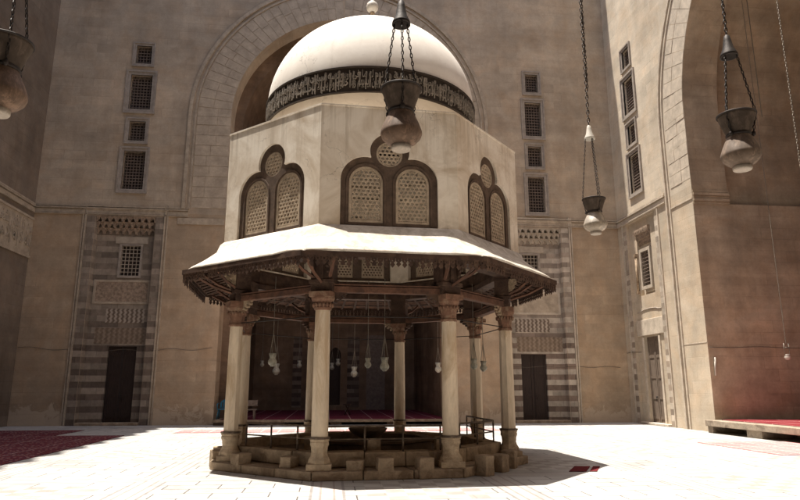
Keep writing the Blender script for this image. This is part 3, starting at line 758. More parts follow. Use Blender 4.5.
# neck, band and dome
RB = 2.665
nk = MB().lathe([(RB - .03, 7.2), (RB - .03, 7.95)], FC, 96); nk.lathe([(RB - .3, 7.2), (RB - .3, 8.3)], FC, 48); nk.link('dome_neck', M['neck'], FT, merge=False)
bd = MB().lathe([(RB - .05, 7.905), (RB + .02, 7.91), (RB + .02, 7.935), (RB - .012, 7.94), (RB - .012, 8.49), (RB + .025, 8.495), (RB + .025, 8.52), (RB - .05, 8.525)], FC, 96, smooth=False)
bo = bd.link('inscription_band', M['band'], FT)
def bandmap(phase):
    def mp(a, z, c):
        # text x grows to the viewer's right, which is increasing azimuth on the outside
        t = phase + a / RB; r_ = RB - .008 + c; return (FC.x + r_ * cos(t), FC.y + r_ * sin(t), z)
    return mp
tx = MB(); nseg = 10; seg = 2 * PI / nseg
for i in range(nseg):                 # main line: tall letters over the whole band, second line laid through it
    va, vb_ = VERSE[[1, 3, 4, 2, 0][i % 5]], VERSE[[4, 1, 3, 1, 3][i % 5]]
    h1 = va[:len(va) // 2 + 4] if len(va) > 34 else va
    g = fit_text([h1], seg * RB * .99, 7.95, 8.36, bandmap(ROT + i * seg), .02); tx.add(g.v, g.f)
    h2 = vb_[:len(vb_) // 2 + 6] if len(vb_) > 40 else vb_
    g = fit_text([h2], seg * RB * .99, 8.17, 8.48, bandmap(ROT + (i + .4) * seg), .028); tx.add(g.v, g.f)
rnd = random.Random(4)
for i in range(150):                  # the long upright strokes of the script
    a0 = ROT + 2 * PI * (i + rnd.uniform(-.3, .3)) / 150; z0 = 7.97 + rnd.uniform(0, .08); z1 = 8.44 - rnd.uniform(0, .08); r_ = RB + .012
    w0 = .006; q = []
    for (aa, zz) in ((a0 - w0, z0), (a0 + w0 * .4, z0), (a0 + w0 * 1.1 + .004, z1), (a0 - w0 * .6, z1 + .01)): q.append((aa, zz))
    tx.add([(FC.x + r_ * cos(a), FC.y + r_ * sin(a), z) for a, z in q] + [(FC.x + (r_ - .03) * cos(a), FC.y + (r_ - .03) * sin(a), z) for a, z in q], [(0, 1, 2, 3), (4, 5, 6, 7), (0, 1, 5, 4), (1, 2, 6, 5), (2, 3, 7, 6), (3, 0, 4, 7)])
tx.link('inscription', M['letter'], bo, recalc=False, merge=False)
HD = 2.42; prof = [(RB - .015, 8.52)]
for i in range(1, 41):
    s = i / 40; a = s * PI / 2; prof.append((max(.0005, (RB - .015) * cos(a)), 8.52 + HD * sin(a)))
dm = MB().lathe(prof, FC, 96).link('dome', M['dome'], FT)
fn = MB().lathe([(.09, 10.90), (.10, 10.98), (.055, 11.05), (.05, 11.2), (.075, 11.24), (.05, 11.28), (.055, 11.5), (.075, 11.53), (.05, 11.56)], FC, 20); fno = fn.link('finial', M['wood_tan'], dm)
MB().lathe([(.02, 11.54), (.09, 11.57), (.15, 11.64), (.165, 11.72), (.14, 11.81), (.07, 11.88), (.02, 11.90), (.018, 12.0), (.001, 12.05)], FC, 20).link('finial_knob', M['cap_white'], fno)

# canopy roof
RL, ZL = 4.47, 4.02
rf = MB(); rings = [(RL, ZL + .0), (RL + .015, ZL + .035), (RL - .02, ZL + .075), (4.05, ZL + .37), (RD + .02, ZL + .70), (RD - .10, ZL + .70)]
NR = 160
def octr(a, Rr, rnd_):
    """radius of an octagon with softened corners at angle a"""
    q = (a - ROT) % (PI / 4) - PI / 8; ro = Rr * cos(PI / 8) / cos(q); edge = abs(q) / (PI / 8)
    return ro - Rr * rnd_ * max(0, edge - .72) ** 2
vs, fs = [], []
prof_ = [(RL - .05, ZL - .0), (RL, ZL), (RL + .015, ZL + .03), (RL - .015, ZL + .062), (4.25, ZL + .19), (4.05, ZL + .33), (3.85, ZL + .49), (RD + .08, ZL + .63), (RD + .0, ZL + .70), (RD - .10, ZL + .72)]
for ip, (r_, z_) in enumerate(prof_):
    for q in range(NR):
        a = ROT + 2 * PI * q / NR; rr = octr(a, r_, .35 if ip < 7 else .0); x, y = FC.x + rr * cos(a), FC.y + rr * sin(a)
        wv = noise.noise(Vector((x * .9, y * .9, 3.1))) * .022 + noise.noise(Vector((x * 3.1, y * 3.1, 9.7))) * .010
        vs.append((x, y, z_ + wv * (1 if ip < 8 else .2)))
for ip in range(len(prof_) - 1):
    for q in range(NR): fs.append((ip * NR + q, ip * NR + (q + 1) % NR, (ip + 1) * NR + (q + 1) % NR, (ip + 1) * NR + q))
rf.add(vs, fs, True)
rf.lathe([(RL - .05, ZL - .0), (RD - .1, ZL + .55)], FC, 8, ROT, False)
roof = rf.link('canopy_roof', M['roof'], FT)
# soffit boards and rafters under the roof
so = MB().lathe([(RL - .02, ZL - .012), (RL - .08, ZL - .016), (RD - .0, 4.27), (RD - .28, 4.27)], FC, 8, ROT, False); so.link('soffit', M['wood_soffit'], FT)
rl = 0
for k in range(8):
    F = face_frame(k, 1.0); C8 = cos(PI / 8)
    rb = MB()
    def lp(t, Rr, z): return F(t, z, (Rr - 1.0) * C8)
    for i in range(-4, 5):
        t0, t1 = i * .30 , i * .375
        a = Vector(lp(t0, 3.40, 4.27 - .035)); b = Vector(lp(t1, RL - .10, ZL - .05)); rb.tube([a, b], .032, 4, smooth=False)
    for Rr in (3.75, 4.1):
        z = ZL - .03 + (RL - Rr) * .26; h = Rr * sin(PI / 8) * .99
        rb.tube([lp(-h, Rr, z - .035), lp(h, Rr, z - .035)], .022, 4, smooth=False)
    rb.link('rafters', M['wood'], FT, merge=False)
    # fascia and fretted valance
    h = RL * sin(PI / 8); va = MB()
    FV = face_frame(k, RL)
    va.plate([(-h, ZL - .085), (-h, ZL + .005), (h, ZL + .005), (h, ZL - .085)], [], .045, FV, c0=.006)
    n = 30; w = 2 * (h - .02) / n
    for i in range(n):
        x = -h + .02 + w * (i + .5); q = w * .42; L = .17 + .02 * ((i * 7 + k) % 3 == 0) + random.uniform(-.012, .012)
        if random.random() < .035: continue
        P = [(x - q, ZL - .085), (x + q, ZL - .085), (x + q, ZL - .085 - L * .35), (x + q * .45, ZL - .085 - L * .45), (x + q * .95, ZL - .085 - L * .68), (x, ZL - .085 - L), (x - q * .95, ZL - .085 - L * .68), (x - q * .45, ZL - .085 - L * .45), (x - q, ZL - .085 - L * .35)]
        va.plate(P, [circ(x, ZL - .085 - L * .22, q * .34, 6)], .018, FV, c0=-.008)
    va.link('valance', M['wood'], FT, merge=False)
    # ceiling frame: ring beam over the capitals, boards with scalloped ends, upper frieze
    rB = 3.26; hB = rB * sin(PI / 8); FBm = face_frame(k, rB)
    bm_ = MB().box(-hB + .05, hB - .05, 3.44, 3.56, -.09, .09, FBm)
    bm_.box(-hB + .05, hB - .05, 3.575, 3.60, -.11, .11, FBm)
    bm_.link('ring_beam', M['wood_soffit'], FT, bevel=.008)
    bm_ = MB().box(-hB + .05, hB - .05, 4.13, 4.275, -.10, .22, FBm); bm_.link('wall_plate', M['wood'], FT, bevel=.008)
    # diagonal brackets with carved scrolls beside each column head
    for s in (-1, 1):
        br = MB(); pts = []
        for i in range(9):
            u = i / 8; pts.append((s * (hB - .10 - .36 * u), 3.43 - .28 * (1 - u) ** 1.7 - .015))
        up = [(p[0], 3.44) for p in pts[::-1]]
        br.plate(pts + up, [], .06, FBm, c0=.03)
        for q in range(4): br.tube([FBm(s * (hB - .17 - .08 * q), 3.21 + .055 * q, -.04), FBm(s * (hB - .17 - .08 * q), 3.21 + .055 * q, .04)], .032, 7)
        br.link('scroll_bracket', M['wood_tan'] if (k, s) in ((4, -1), (6, 1), (1, -1), (2, 1), (7, 1)) else M['wood'], FT, merge=False)
# eave struts at each corner
for k in range(8):
    a = ROT + k * PI / 4; dv = Vector((cos(a), sin(a), 0)); tv = Vector((-sin(a), cos(a), 0))
    X, Y = O8(3.26, k); st = MB()
    ps = MB(); Fp = frame((X, Y, 0), tv, (0, 0, 1), dv); ps.box(-.22, .22, 3.44, 4.27, -.20, .12, Fp); ps.box(-.25, .25, 3.60, 3.68, -.23, .15, Fp); ps.box(-.045, .045, 3.685, 4.2, .12, .16, Fp); ps.box(-.235, .235, 4.02, 4.08, -.21, .135, Fp)
    ps.link('corner_post', M['wood'], FT, bevel=.006)
    for o_, e_ in (((0, .14, 3.62), (0, .98, 3.95)), ((.16, .10, 3.72), (.42, .62, 4.02)), ((-.16, .10, 3.72), (-.42, .62, 4.02))):
        p0 = Vector((X, Y, o_[2])) + tv * o_[0] + dv * o_[1]; p1 = Vector((X, Y, e_[2])) + tv * e_[0] + dv * e_[1]
        mid = (p0 + p1) / 2 - Vector((0, 0, .04)); st.tube([p0, mid, p1], .034, 4, smooth=False)
    st.link('eave_strut', M['wood_soffit'], FT)
    # tiers of carved corbels on the post
    for s in (-1, 1):
        cm = MB(); q = []
        for t_ in range(4): q += [(.10 + .05 * t_, 3.69 + .10 * t_), (.15 + .05 * t_, 3.72 + .10 * t_), (.15 + .05 * t_, 3.79 + .10 * t_ - .01)]
        q += [(.08, 4.08)]; Fc = frame((X, Y, 0), dv, (0, 0, 1), tv)
        cm.plate([(.08, 3.66)] + q, [], .05, Fc, c0=s * .15 + .025); cm.link('carved_corbel', M['wood_tan'] if k in (4, 7) else M['wood'], FT)
# dark timber lining round the foot of the drum, inside
ra = RD - TH - .004
tl = MB().lathe([(ra, 4.279), (ra - .05, 4.279), (ra - .05, 4.60), (ra - .02, 4.66), (ra, 4.66)], FC, 8, ROT, False); tl.link('timber_lining', M['wood'], FT)

# columns
for k in range(8):
    X, Y = O8(3.26, k); n_ = 8 if k in (4, 0, 7) else 24
    sm = n_ == 24
    cz = 3.10 if k == 5 else 2.92
    sh = MB().lathe([(.155, .66), (.158, .72), (.157, 1.4), (.149, 2.5), (.142, cz - .01)], (X, Y, 0), n_, ROT + PI / 8 * 0 + .1, sm)
    col = sh.link('column', M['column'], FT)
    ba = MB(); ba.box(X - .23, X + .23, Y - .23, Y + .23, .16, .27)
    ba.lathe([(.22, .27), (.215, .33), (.17, .40), (.155, .46), (.165, .56), (.185, .60), (.185, .64), (.175, .66), (.19, .67), (.19, .70), (.165, .71)], (X, Y, 0), 8 if k % 2 else 24, ROT, False)
    ba.link('column_base', M['col_base'], col, bevel=.006)
    MB().lathe([(.19, .70), (.205, .705), (.205, .735), (.17, .74)], (X, Y, 0), 8 if k % 2 else 24, ROT, False).link('iron_collar', M['rail'], col)
    cp = MB().lathe([(.148, cz - .02), (.170, cz), (.170, cz + .035), (.155, cz + .05), (.158, cz + .12), (.178, cz + .2 * (3.3 - cz) / .38 + .06), (.205, 3.25), (.228, 3.30), (.228, 3.335)], (X, Y, 0), 8 if k != 5 else 24, ROT + PI / 8, False)
    a = ROT + k * PI / 4; Fp = frame((X, Y, 0), (-sin(a), cos(a), 0), (0, 0, 1), (cos(a), sin(a), 0))
    cp.box(-.215, .215, 3.335, 3.435, -.215, .215, Fp)
    for q in range(16):
        aq = q * PI / 8 + ROT; cp.lathe([(.002, -.06), (.022, -.03), (.03, .02), (.002, .03)], (X + .185 * cos(aq), Y + .185 * sin(aq), 3.19), 6)
    cp.link('capital', M['capital'], col)

# stepped base ring, kerb and floor inside
bs = MB()
def ringblk(mb, R0, R1, z0, z1, nb=3, gap=.008, seed=1):
    rnd = random.Random(seed)
    for k in range(8):
        for j in range(nb):
            u0, u1 = j / nb, (j + 1) / nb
            def P(Rr, u):
                a = Vector(O8(Rr, k)); b = Vector(O8(Rr, k + 1)); return a.lerp(b, u)
            g = gap / 2.5; jz = rnd.uniform(-.012, .006); jr = rnd.uniform(-.012, .012)
            q = [P(R0, u0 + g), P(R1 + jr, u0 + g), P(R1 + jr, u1 - g), P(R0, u1 - g)]
            mb.add([(p.x, p.y, z0) for p in q] + [(p.x, p.y, z1 + jz) for p in q], [(0, 1, 2, 3), (4, 5, 6, 7), (0, 1, 5, 4), (1, 2, 6, 5), (2, 3, 7, 6), (3, 0, 4, 7)])
ringblk(bs, 2.7, 3.66, 0, .165, 3); bs.link('base_step', M['stone'], FT, bevel=.018)
kb = MB(); ringblk(kb, 2.72, 3.10, .165, .44, 3, seed=5); kb.link('inner_kerb', M['stone'], FT, bevel=.02)
fl = MB().lathe([(.001, .20), (2.74, .20)], FC, 8, ROT, False); fl.link('sunken_floor', M['basin'], FT)
bn = MB().lathe([(1.45, .2), (1.5, .24), (1.5, .42), (1.55, .45), (1.55, .50), (1.32, .50), (1.30, .30), (.001, .30)], FC, 8, ROT, False); bn.link('octagonal_basin', M['basin'], FT)
bw = MB().lathe([(.14, .3), (.10, .38), (.12, .46), (.30, .54), (.43, .64), (.46, .70), (.42, .71), (.28, .62), (.001, .58)], FC, 24); bw.link('fountain_bowl', M['basin'], FT)
# tie rods of iron between capitals
tr = MB()
for k in range(8):
    a, b = O8(3.26, k), O8(3.26, k + 1); tr.tube([(*a, 2.98), (*b, 2.98)], .012, 6)
tr.link('tie_rod', M['iron'], FT)

# railing
RG = thing('pipe_railing', (FC.x, FC.y, .16), 'low brown pipe railing running between the fountain columns', 'railing')
rt, rm = MB(), MB(); RRl = 2.92
arcs = [O8(RRl, k) for k in (4, 5, 6, 7, 8)]
rt.tube([(x, y, .90) for x, y in arcs], .020, 8, smooth=False); rt.link('top_rail', M['rail'], RG)
rm.tube([(x, y, .66) for x, y in arcs], .015, 8, smooth=False); rm.link('mid_rail', M['rail'], RG)
for k in (4, 5, 6, 7):
    for j in range(0 if k == 4 else 1, 4):
        u = j / 3; a = Vector(arcs[k - 4]).lerp(Vector(arcs[k - 3]), u)
        MB().tube([(a.x, a.y, .42), (a.x, a.y, .90)], .019, 8).link('post', M['rail'], RG)

# stone seats
seat_px = [(-1.72, 13.34), (-.73, 12.62), (.50, 12.14), (1.03, 12.08), (1.77, 12.10), (2.96, 12.33), (3.40, 12.85), (3.75, 13.40), (-2.42, 15.15), (-2.32, 14.25)]
where = ['between the two left front columns', 'just left of the second column from the left', 'left one of the pair in the middle of the front step', 'right one of the pair in the middle of the front step', 'just left of the front right column', 'just right of the front right column', 'second block to the right of the front right column', 'touching the foot of the rightmost column', 'leftmost of all, behind the left column', 'against the left side of the left column base']
for i, (x, y) in enumerate(seat_px):
    rnd = random.Random(i + 20); d = Vector((x - FC.x, y - FC.y)); a = math.atan2(d.y, d.x)
    hw = .135 + rnd.uniform(-.015, .02); hh = .36 + rnd.uniform(-.03, .03); dp = .15
    bm = bmesh.new(); bmesh.ops.create_cube(bm, size=1); bmesh.ops.subdivide_edges(bm, edges=bm.edges[:], cuts=4, use_grid_fill=True)
    rn = .62 if i in (5, 6, 7) else .3
    for v in bm.verts:
        p = v.co * 2; m = (abs(p.x) ** 6 + abs(p.y) ** 6) ** (1 / 6)
        if m > 0: p.x, p.y = p.x * (1 - rn * .25 * (1 if m > .9 else 0) * max(0, min(abs(p.x), abs(p.y)) - .4)), p.y * (1 - rn * .25 * max(0, min(abs(p.x), abs(p.y)) - .4))
        if p.z > .9: p.z -= rn * .22 * max(abs(p.x), abs(p.y)) ** 3
        nz = noise.noise(Vector((p.x * 1.5 + i * 7, p.y * 1.5, p.z * 1.5))) * .12
        v.co = Vector((p.x * hw * (1 + nz), p.y * dp * (1 + nz), (p.z + 1) / 2 * hh))
    me = bpy.data.meshes.new('stone_stool'); bm.to_mesh(me); bm.free()
    for f in me.polygons: f.use_smooth = False
    me.materials.append(M['stone']); o = bpy.data.objects.new('stone_stool', me); COL.objects.link(o)
    b = o.modifiers.new('bevel', 'BEVEL'); b.width = .012; b.segments = 2; b.angle_limit = R(35)
    z = .0 if math.hypot(d.x, d.y) > 3.35 else .15
    o.location = (x, y, z if z == 0 else .0); o.rotation_euler.z = a + PI / 2 + rnd.uniform(-.08, .08)
    tag(o, 'squat worn stone stool ' + where[i], 'stone stool', 'stone stools around the fountain')
# blocks standing on the floor inside
for i, (x, y, l) in enumerate([(-.38, 14.0, 'left'), (1.0 - .1, 13.1, 'middle'), (2.35, 13.6, 'right')]):
    mb = MB().box(x - .13, x + .13, y - .13, y + .13, .2, .62); o = mb.link('stone_block', M['stone'], bevel=.02)
    tag(o, 'dark stone block standing inside the railing, ' + {'left': 'leftmost of three near the front columns', 'middle': 'the middle one, in front of the bowl', 'right': 'rightmost, behind the front right column'}[l], 'stone block', 'stone blocks inside the railing')

# ------------------------------------------------------------------ carpets and platforms
def slab(name, poly, z0, z1, m, parent=None):
    mb = MB(); n = len(poly)
    mb.add([(x, y, z0) for x, y in poly] + [(x, y, z1) for x, y in poly], [tuple(range(n)), tuple(range(n, 2 * n))] + [(i, (i + 1) % n, (i + 1) % n + n, i + n) for i in range(n)])
    return mb.link(name, m, parent)
tag(slab('carpet', [(-13.2, 13.0), (-6.95, 13.0), (-6.95, 23.3), (-9.3, 23.4), (-9.3, 26.2), (-13.2, 26.2)], .001, .016, M['carpet']), 'large patterned dark red carpet in the shade at the left', 'carpet')
tag(slab('carpet', [(-5.6, 24.4), (6.6, 24.4), (6.6, 26.0), (-5.6, 26.0)], .001, .014, M['carpet_pink']), 'sunlit red carpet strip lying on the floor behind the fountain', 'carpet')
tag(slab('carpet', [(11.0, 15.0), (13.9, 15.0), (13.9, 18.6), (11.0, 18.6)], .001, .014, M['carpet_pink']), 'pink sunlit carpet on the sunny floor before the right platform', 'carpet')
tag(slab('carpet', [(-4.7, 28.85), (5.3, 28.85), (5.3, 39.6), (-4.7, 39.6)], .232, .245, M['carpet_deep']), 'dark red prayer carpet covering the platform inside the far arch', 'carpet')
tag(slab('carpet', [(14.2, 8.3), (29.5, 8.3), (29.5, 22.3), (14.2, 22.3)], .452, .468, M['carpet_row']), 'bright red prayer carpet covering the raised platform at the right', 'carpet')
tag(slab('floor_mat', [(4.74, 12.66), (5.08, 12.62), (5.48, 13.40), (5.16, 13.44)], .001, .014, M['mat']), 'small plain red mat in the shadow of the eaves, the larger left one', 'mat', 'small mats by the fountain')
tag(slab('floor_mat', [(5.15, 12.62), (5.29, 12.60), (5.68, 13.36), (5.54, 13.38)], .001, .014, M['mat']), 'narrow red mat at the tip of the eaves shadow, the right one', 'mat', 'small mats by the fountain')
# far platform
PF = thing('platform', (CX, 34, 0), 'low stone platform filling the far arch under the red carpet', 'platform')
p = MB().box(-5.0, 5.6, 28.7, 40, .12, .23); p.link('platform_slab', M['stone'], PF, bevel=.015)
p = MB()
for x in (-4.7, -2.2, .3, 2.8, 5.3): p.box(x - .25, x + .25, 28.76, 39.9, 0, .12)
p.link('platform_support', M['basin'], PF)
PR = thing('platform', (22, 15, 0), 'raised stone podium with slotted front edge under the right arch', 'platform')
p = MB().box(13.72, 30, 8.0, 22.58, .24, .45); p.link('platform_slab', M['stone_pale'], PR, bevel=.02)
y = 22.4; p = MB()
p.box(15.0, 29.9, 8.1, 22.5, 0, .24)
for y0, y1 in ((22.25, 22.55), (19.6, 20.35), (16.6, 17.5), (13.6, 14.4)): p.box(13.80, 15.0, y0, y1, 0, .24)
p.link('platform_support', M['stone_pale'], PR)

# small white bar fixed to the right iwan wall
mb = MB().tube([(14.30, 22.54, 2.05), (14.34, 22.54, 2.72)], .03, 8); tag(mb.link('wall_lamp_tube', M['cap_white']), 'short white tube fixed upright on the brown wall of the right arch', 'tube lamp')

# ------------------------------------------------------------------ blue plastic chair and a small stand
CH = thing('plastic_chair', (-4.62, 29.3, .232), 'blue plastic armchair standing at the left foot of the far arch', 'chair')
z = .245
st = MB(); st.box(-4.86, -4.38, 29.06, 29.52, z + .40, z + .44); st.link('seat', M['blue'], CH, bevel=.02)
bk = MB().plate(rarch(0, .22, .62, .46, 8), [rect(-.14, -.09, .5, .72), rect(-.025, .025, .5, .76), rect(.09, .14, .5, .72)], .03, frame((-4.62, 29.54, z), (1, 0, 0), (0, .1, 1), (0, -1, 0))); bk.link('backrest', M['blue'], CH)
for sx in (-1, 1):
    for sy in (-1, 1): MB().tube([(-4.62 + sx * .25, 29.3 + sy * .25, z), (-4.62 + sx * .20, 29.3 + sy * .19, z + .41)], .022, 8).link('leg', M['blue'], CH)
    MB().tube([(-4.62 + sx * .24, 29.08, z + .42), (-4.62 + sx * .26, 29.08, z + .64), (-4.62 + sx * .26, 29.5, z + .68)], .022, 8).link('armrest', M['blue'], CH)
BN = thing('bench', (-4.0, 29.4, .245), 'low slatted wooden bench beside the blue chair', 'bench')
for i in range(3): MB().box(-4.3, -3.2, 29.2 + i * .13, 29.3 + i * .13, z + .38, z + .42).link('seat_slat', M['grille'], BN)
for x in (-4.2, -3.3): MB().box(x - .04, x + .04, 29.22, 29.52, z, z + .38).link('leg', M['grille'], BN)
MB().box(-4.3, -3.2, 29.58, 29.62, z + .55, z + .8).link('backrest', M['grille'], BN)
SD_ = thing('book_stand', (.92, 33.0, .245), 'tiny dark folding stand on the red carpet inside the far arch', 'stand')
for s in (-1, 1): MB().tube([(.92 + s * .14, 33, z), (.92 - s * .10, 33, z + .5)], .03, 6).link('leg', M['wood'], SD_)
MB().box(.70, 1.14, 32.85, 33.15, z + .5, z + .53).link('top', M['wood'], SD_)

# ------------------------------------------------------------------ hanging lamps
def chain(p0, p1, wd=.02, ln=.045, th=.005, mb=None, seg=6):
    """real links, alternately turned, between two points"""
    mb = mb or MB(); p0, p1 = Vector(p0), Vector(p1); d = p1 - p0; L = d.length; d.normalize()
    n = max(1, int(L / (ln * .78))); a = d.cross(Vector((.3, 1, .1))).normalized(); b = d.cross(a)
    for i in range(n):
        c = p0 + d * (L * (i + .5) / n); u = a if i % 2 else b
        pts = [c + u * (wd / 2 * cos(t)) + d * (ln / 2 * sin(t)) for t in [2 * PI * q / 8 for q in range(8)]]
        nn = 8
        vs = []
        w_ = u.cross(d)
        for q in range(nn):
            t = 2 * PI * q / nn; rad = (u * cos(t) + d * sin(t))
            for r_ in range(4):
                s = 2 * PI * r_ / 4; vs.append(pts[q] + rad * (th * cos(s)) + w_ * (th * sin(s)))
        fs = [(q * 4 + r_, q * 4 + (r_ + 1) % 4, ((q + 1) % nn) * 4 + (r_ + 1) % 4, ((q + 1) % nn) * 4 + r_) for q in range(nn) for r_ in range(4)]
        mb.add(vs, fs, True)
    return mb
def mosque_lamp(x, y, zb, s, ztop, label, glass='glass', cap='iron', chm='iron', dbl=False, tilt=0.0, link=1.0, capz=1.27):
    """zb: underside of the foot; s: scale (1 = .67 m tall body)"""
    L = thing('mosque_lamp', (x, y, zb), label, 'hanging lamp', 'glass lamps hanging over the court')
    gp = [(.082, .0), (.092, .012), (.092, .045), (.098, .055), (.14, .075), (.178, .115), (.192, .155), (.19, .18), (.165, .25), (.135, .315), (.113, .365), (.112, .385), (.125, .42), (.152, .50), (.178, .57), (.188, .60), (.182, .602), (.17, .565), (.145, .50), (.10, .39), (.10, .37), (.125, .30), (.17, .18), (.13, .09), (.08, .065), (.001, .06)]
    lo = [q for q in gp[2:12]]; up = gp[11:21]
    g = MB().lathe([(r_ * s, z_ * s) for r_, z_ in lo] + [(r_ * s, z_ * s) for r_, z_ in gp[21:]], (x, y, zb), 32); body = g.link('glass_body', M[glass], L)
    MB().lathe([(r_ * s, z_ * s) for r_, z_ in up], (x, y, zb), 32).link('flared_neck', M['glass_smoke'], body)
    MB().lathe([(.001, .004), (.076 * s, .004 * s), (.084 * s, .0), (.092 * s, .012 * s), (.092 * s, .046 * s), (.08 * s, .05 * s)], (x, y, zb), 28).link('glass_foot', M['glass_foot'], body)
    MB().lathe([(.112 * s, .362 * s), (.122 * s, .365 * s), (.122 * s, .388 * s), (.112 * s, .392 * s)], (x, y, zb), 28).link('neck_band', M['iron'], L)
    MB().lathe([(.187 * s, .59 * s), (.193 * s, .593 * s), (.193 * s, .606 * s), (.186 * s, .609 * s)], (x, y, zb), 28).link('rim_band', M['iron'], L)
    zc = zb + capz * s
    MB().lathe([(.012 * s, .26 * s), (.03 * s, .24 * s), (.04 * s, .19 * s), (.055 * s, .10 * s), (.085 * s, .03 * s), (.09 * s, 0), (.08 * s, 0), (.05 * s, .09 * s), (.001, .12 * s)], (x, y, zc), 20).link('chain_cap', M[cap], L)
    for j in range(3):
        a = j * 2 * PI / 3 + .5 + tilt; c_, s_ = cos(a), sin(a)
        eye = (x + .135 * s * c_, y + .135 * s * s_, zb + .375 * s)
        rim = (x + .178 * s * c_, y + .178 * s * s_, zb + .60 * s)
        ch = chain((x + .07 * s * c_, y + .07 * s * s_, zc + .02), rim, .02 * s * link, .05 * s * link, .0055 * s * link)
        chain(rim, eye, .02 * s * link, .05 * s * link, .0055 * s * link, mb=ch)
        ch.lathe([(.002, -.03 * s), (.022 * s, -.015 * s), (.022 * s, .015 * s), (.002, .03 * s)], eye, 8)
        ch.link('lamp_chain', M[chm], L, merge=False, recalc=False)
    m_ = chain((x, y, zc + .25 * s), (x, y, ztop), .026 * s * link * (1.6 if dbl else 1), .06 * s * link * (1.5 if dbl else 1), .007 * s * link * (1.3 if dbl else 1))
    if dbl: chain((x + .02, y, zc + .9 * s), (x + .02, y, ztop), .03 * s * link, .07 * s * link, .007 * s * link, mb=m_)
    m_.link('hanging_chain', M[chm], L, merge=False, recalc=False)
    return L
mosque_lamp(.60, 5.4, 3.76, 1.0, 7.0, 'brown glass lamp hanging in front of the dome', 'glass_brown')
mosque_lamp(-2.29, 4.25, 3.45, .90, 6.2, 'large dark glass lamp cut off by the left edge of the photo', 'glass_brown', tilt=.6)
mosque_lamp(4.07, 5.6, 3.77, .98, 7.5, 'grey glass lamp hanging before the right arch', 'glass_grey', tilt=1.0)
mosque_lamp(3.78, 8.5, 3.80, .88, 9.5, 'pale glass lamp with a white cap over the right doorway', 'glass', 'cap_white', 'chain_dark', dbl=True, tilt=.2, capz=1.66)

def small_lamp(x, y, zb, s, ztop, label, gr, double=False):
    L = thing('glass_lamp', (x, y, zb), label, 'small lamp', gr)
    MB().lathe([(.001, .005), (.085 * s, 0), (.09 * s, .04 * s), (.16 * s, .09 * s), (.195 * s, .17 * s), (.19 * s, .25 * s), (.14 * s, .33 * s), (.125 * s, .37 * s), (.135 * s, .42 * s), (.18 * s, .58 * s), (.165 * s, .58 * s), (.11 * s, .40 * s)], (x, y, zb), 20).link('glass_body', M['glass_white'], L)
    c = MB()
    for j in range(3):
        a = j * 2.094 + .4; c.tube([(x + .15 * s * cos(a), y + .15 * s * sin(a), zb + .6 * s), (x, y, zb + 1.5 * s)], .008 if s < .8 else .01, 5)
    c.tube([(x, y, zb + 1.5 * s), (x, y, ztop)], .008 if s < .8 else .01, 5); c.link('lamp_chain', M['brass'], L, merge=False)
G1 = 'white lamps hung inside the fountain'; G2 = 'white lamps hung inside the far arch'
small_lamp(-1.33, 15.0, 2.10, .52, 4.2, 'milky white lamp inside the fountain, beside the left pair of columns', G1)
small_lamp(1.27, 15.0, 2.00, .55, 4.2, 'milky white lamp inside the fountain, just left of the rear column', G1)
small_lamp(.90, 15.4, 2.08, .42, 4.2, 'greenish white lamp left of the brightest one near the rear column', G1)
small_lamp(3.55, 15.6, 2.06, .46, 4.2, 'small white lamp between the two right-hand columns', G1)
small_lamp(3.86, 15.9, 2.02, .46, 4.2, 'small white lamp nearest the rightmost column', G1)
for x, y, zb, sc_, lab in ((-2.64, 32, 2.2, .95, 'white lamp in the far arch, just below and right of the left fountain lamp'),
                           (1.15, 31, 2.09, .85, 'white lamp in the far arch, lowest one between the front columns'),
                           (-3.75, 36, 2.7, .6, 'faint lamp deep in the far arch, leftmost of all'),
                           (-1.72, 36, 2.65, .7, 'faint lamp deep in the far arch, just left of the second column'),
                           (.10, 37, 2.57, .7, 'faint lamp before the niche, the left one of two'),
                           (.44, 37, 2.8, .7, 'faint lamp before the niche, the right one of two'),
                           (4.75, 28, 2.25, .75, 'white lamp near the right side of the far arch, left of the front right column')):
    small_lamp(x, y, zb, sc_, 14.0, lab, G2)
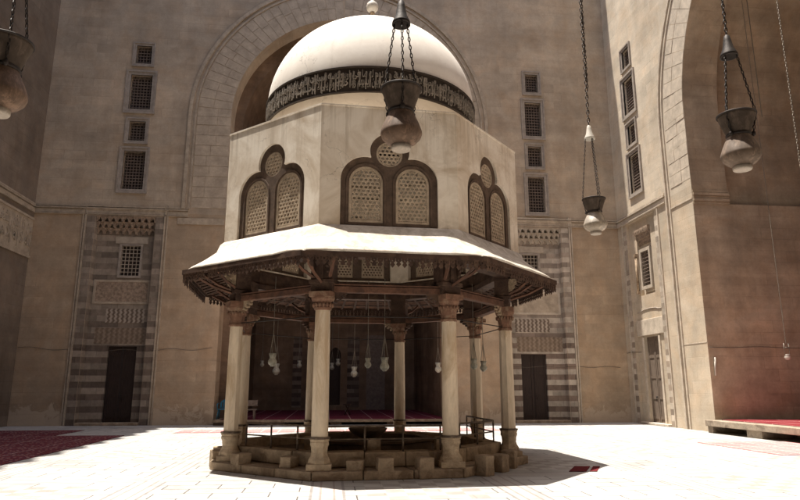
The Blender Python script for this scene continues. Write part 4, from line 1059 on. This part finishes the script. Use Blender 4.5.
# thin chain with a small cup, hung in the right arch
TC = thing('cup_lamp', (16.03, 20.9, 2.56), 'tiny white cup on a long thin chain before the brown right wall', 'small lamp')
MB().lathe([(.001, 0), (.08, .02), (.11, .10), (.07, .17), (.09, .2), (.001, .2)], (16.03, 20.9, 2.56), 16).link('cup', M['cap_white'], TC)
c = MB()
for s_ in (-1, 1): c.tube([(16.03 + s_ * .1, 20.9, 2.74), (16.03 + s_ * .09, 20.9, 3.15)], .012, 5)
c.tube([(15.93, 20.9, 3.0), (16.13, 20.9, 3.0)], .015, 5); c.link('yoke', M['brass'], TC)
chain((16.03, 20.9, 3.15), (16.03, 20.9, 18.5), .028, .10, .006).link('hanging_chain', M['brass'], TC, merge=False, recalc=False)
t = chain((14.28, 17.0, 7.2), (14.28, 17.0, 20.5), .05, .12, .009).link('hanging_chain', M['brass'], merge=False, recalc=False)
tag(t, 'long pale bead chain hanging down at the right edge of the photo', 'chain')
t = MB().tube([(11.66, 15.0, 8.9), (11.66, 15.0, 20)], .012, 6).link('hanging_cable', M['wire'])
tag(t, 'thin dark cable hanging behind the grey lamp at the right', 'cable')

# ------------------------------------------------------------------ light
sd = Vector((-.215, .058, 1.0)).normalized()           # towards the sun
sun = bpy.data.lights.new('sun', 'SUN'); so_ = bpy.data.objects.new('sun', sun); COL.objects.link(so_)
sun.energy = 5.0; sun.angle = R(.5); sun.color = (1.0, .945, .86)
so_.rotation_euler = sd.to_track_quat('Z', 'Y').to_euler()
W = bpy.data.worlds.new('World'); S.world = W; W.use_nodes = True; nt = W.node_tree
sky = nt.nodes.new('ShaderNodeTexSky'); sky.sky_type = 'NISHITA'; sky.sun_disc = False
sky.sun_elevation = math.asin(sd.z); sky.sun_rotation = math.atan2(sd.x, sd.y); sky.dust_density = 3.0; sky.air_density = 1.0; sky.ozone_density = 1.0
bg = nt.nodes['Background']; bg.inputs[1].default_value = .12; nt.links.new(sky.outputs[0], bg.inputs[0])
S.render.engine = 'CYCLES'
S.cycles.max_bounces = 10; S.cycles.diffuse_bounces = 7
S.view_settings.view_transform = 'Standard'; S.view_settings.look = 'None'; S.view_settings.exposure = 1.13; S.view_settings.gamma = 1
S.view_settings.use_curve_mapping = False
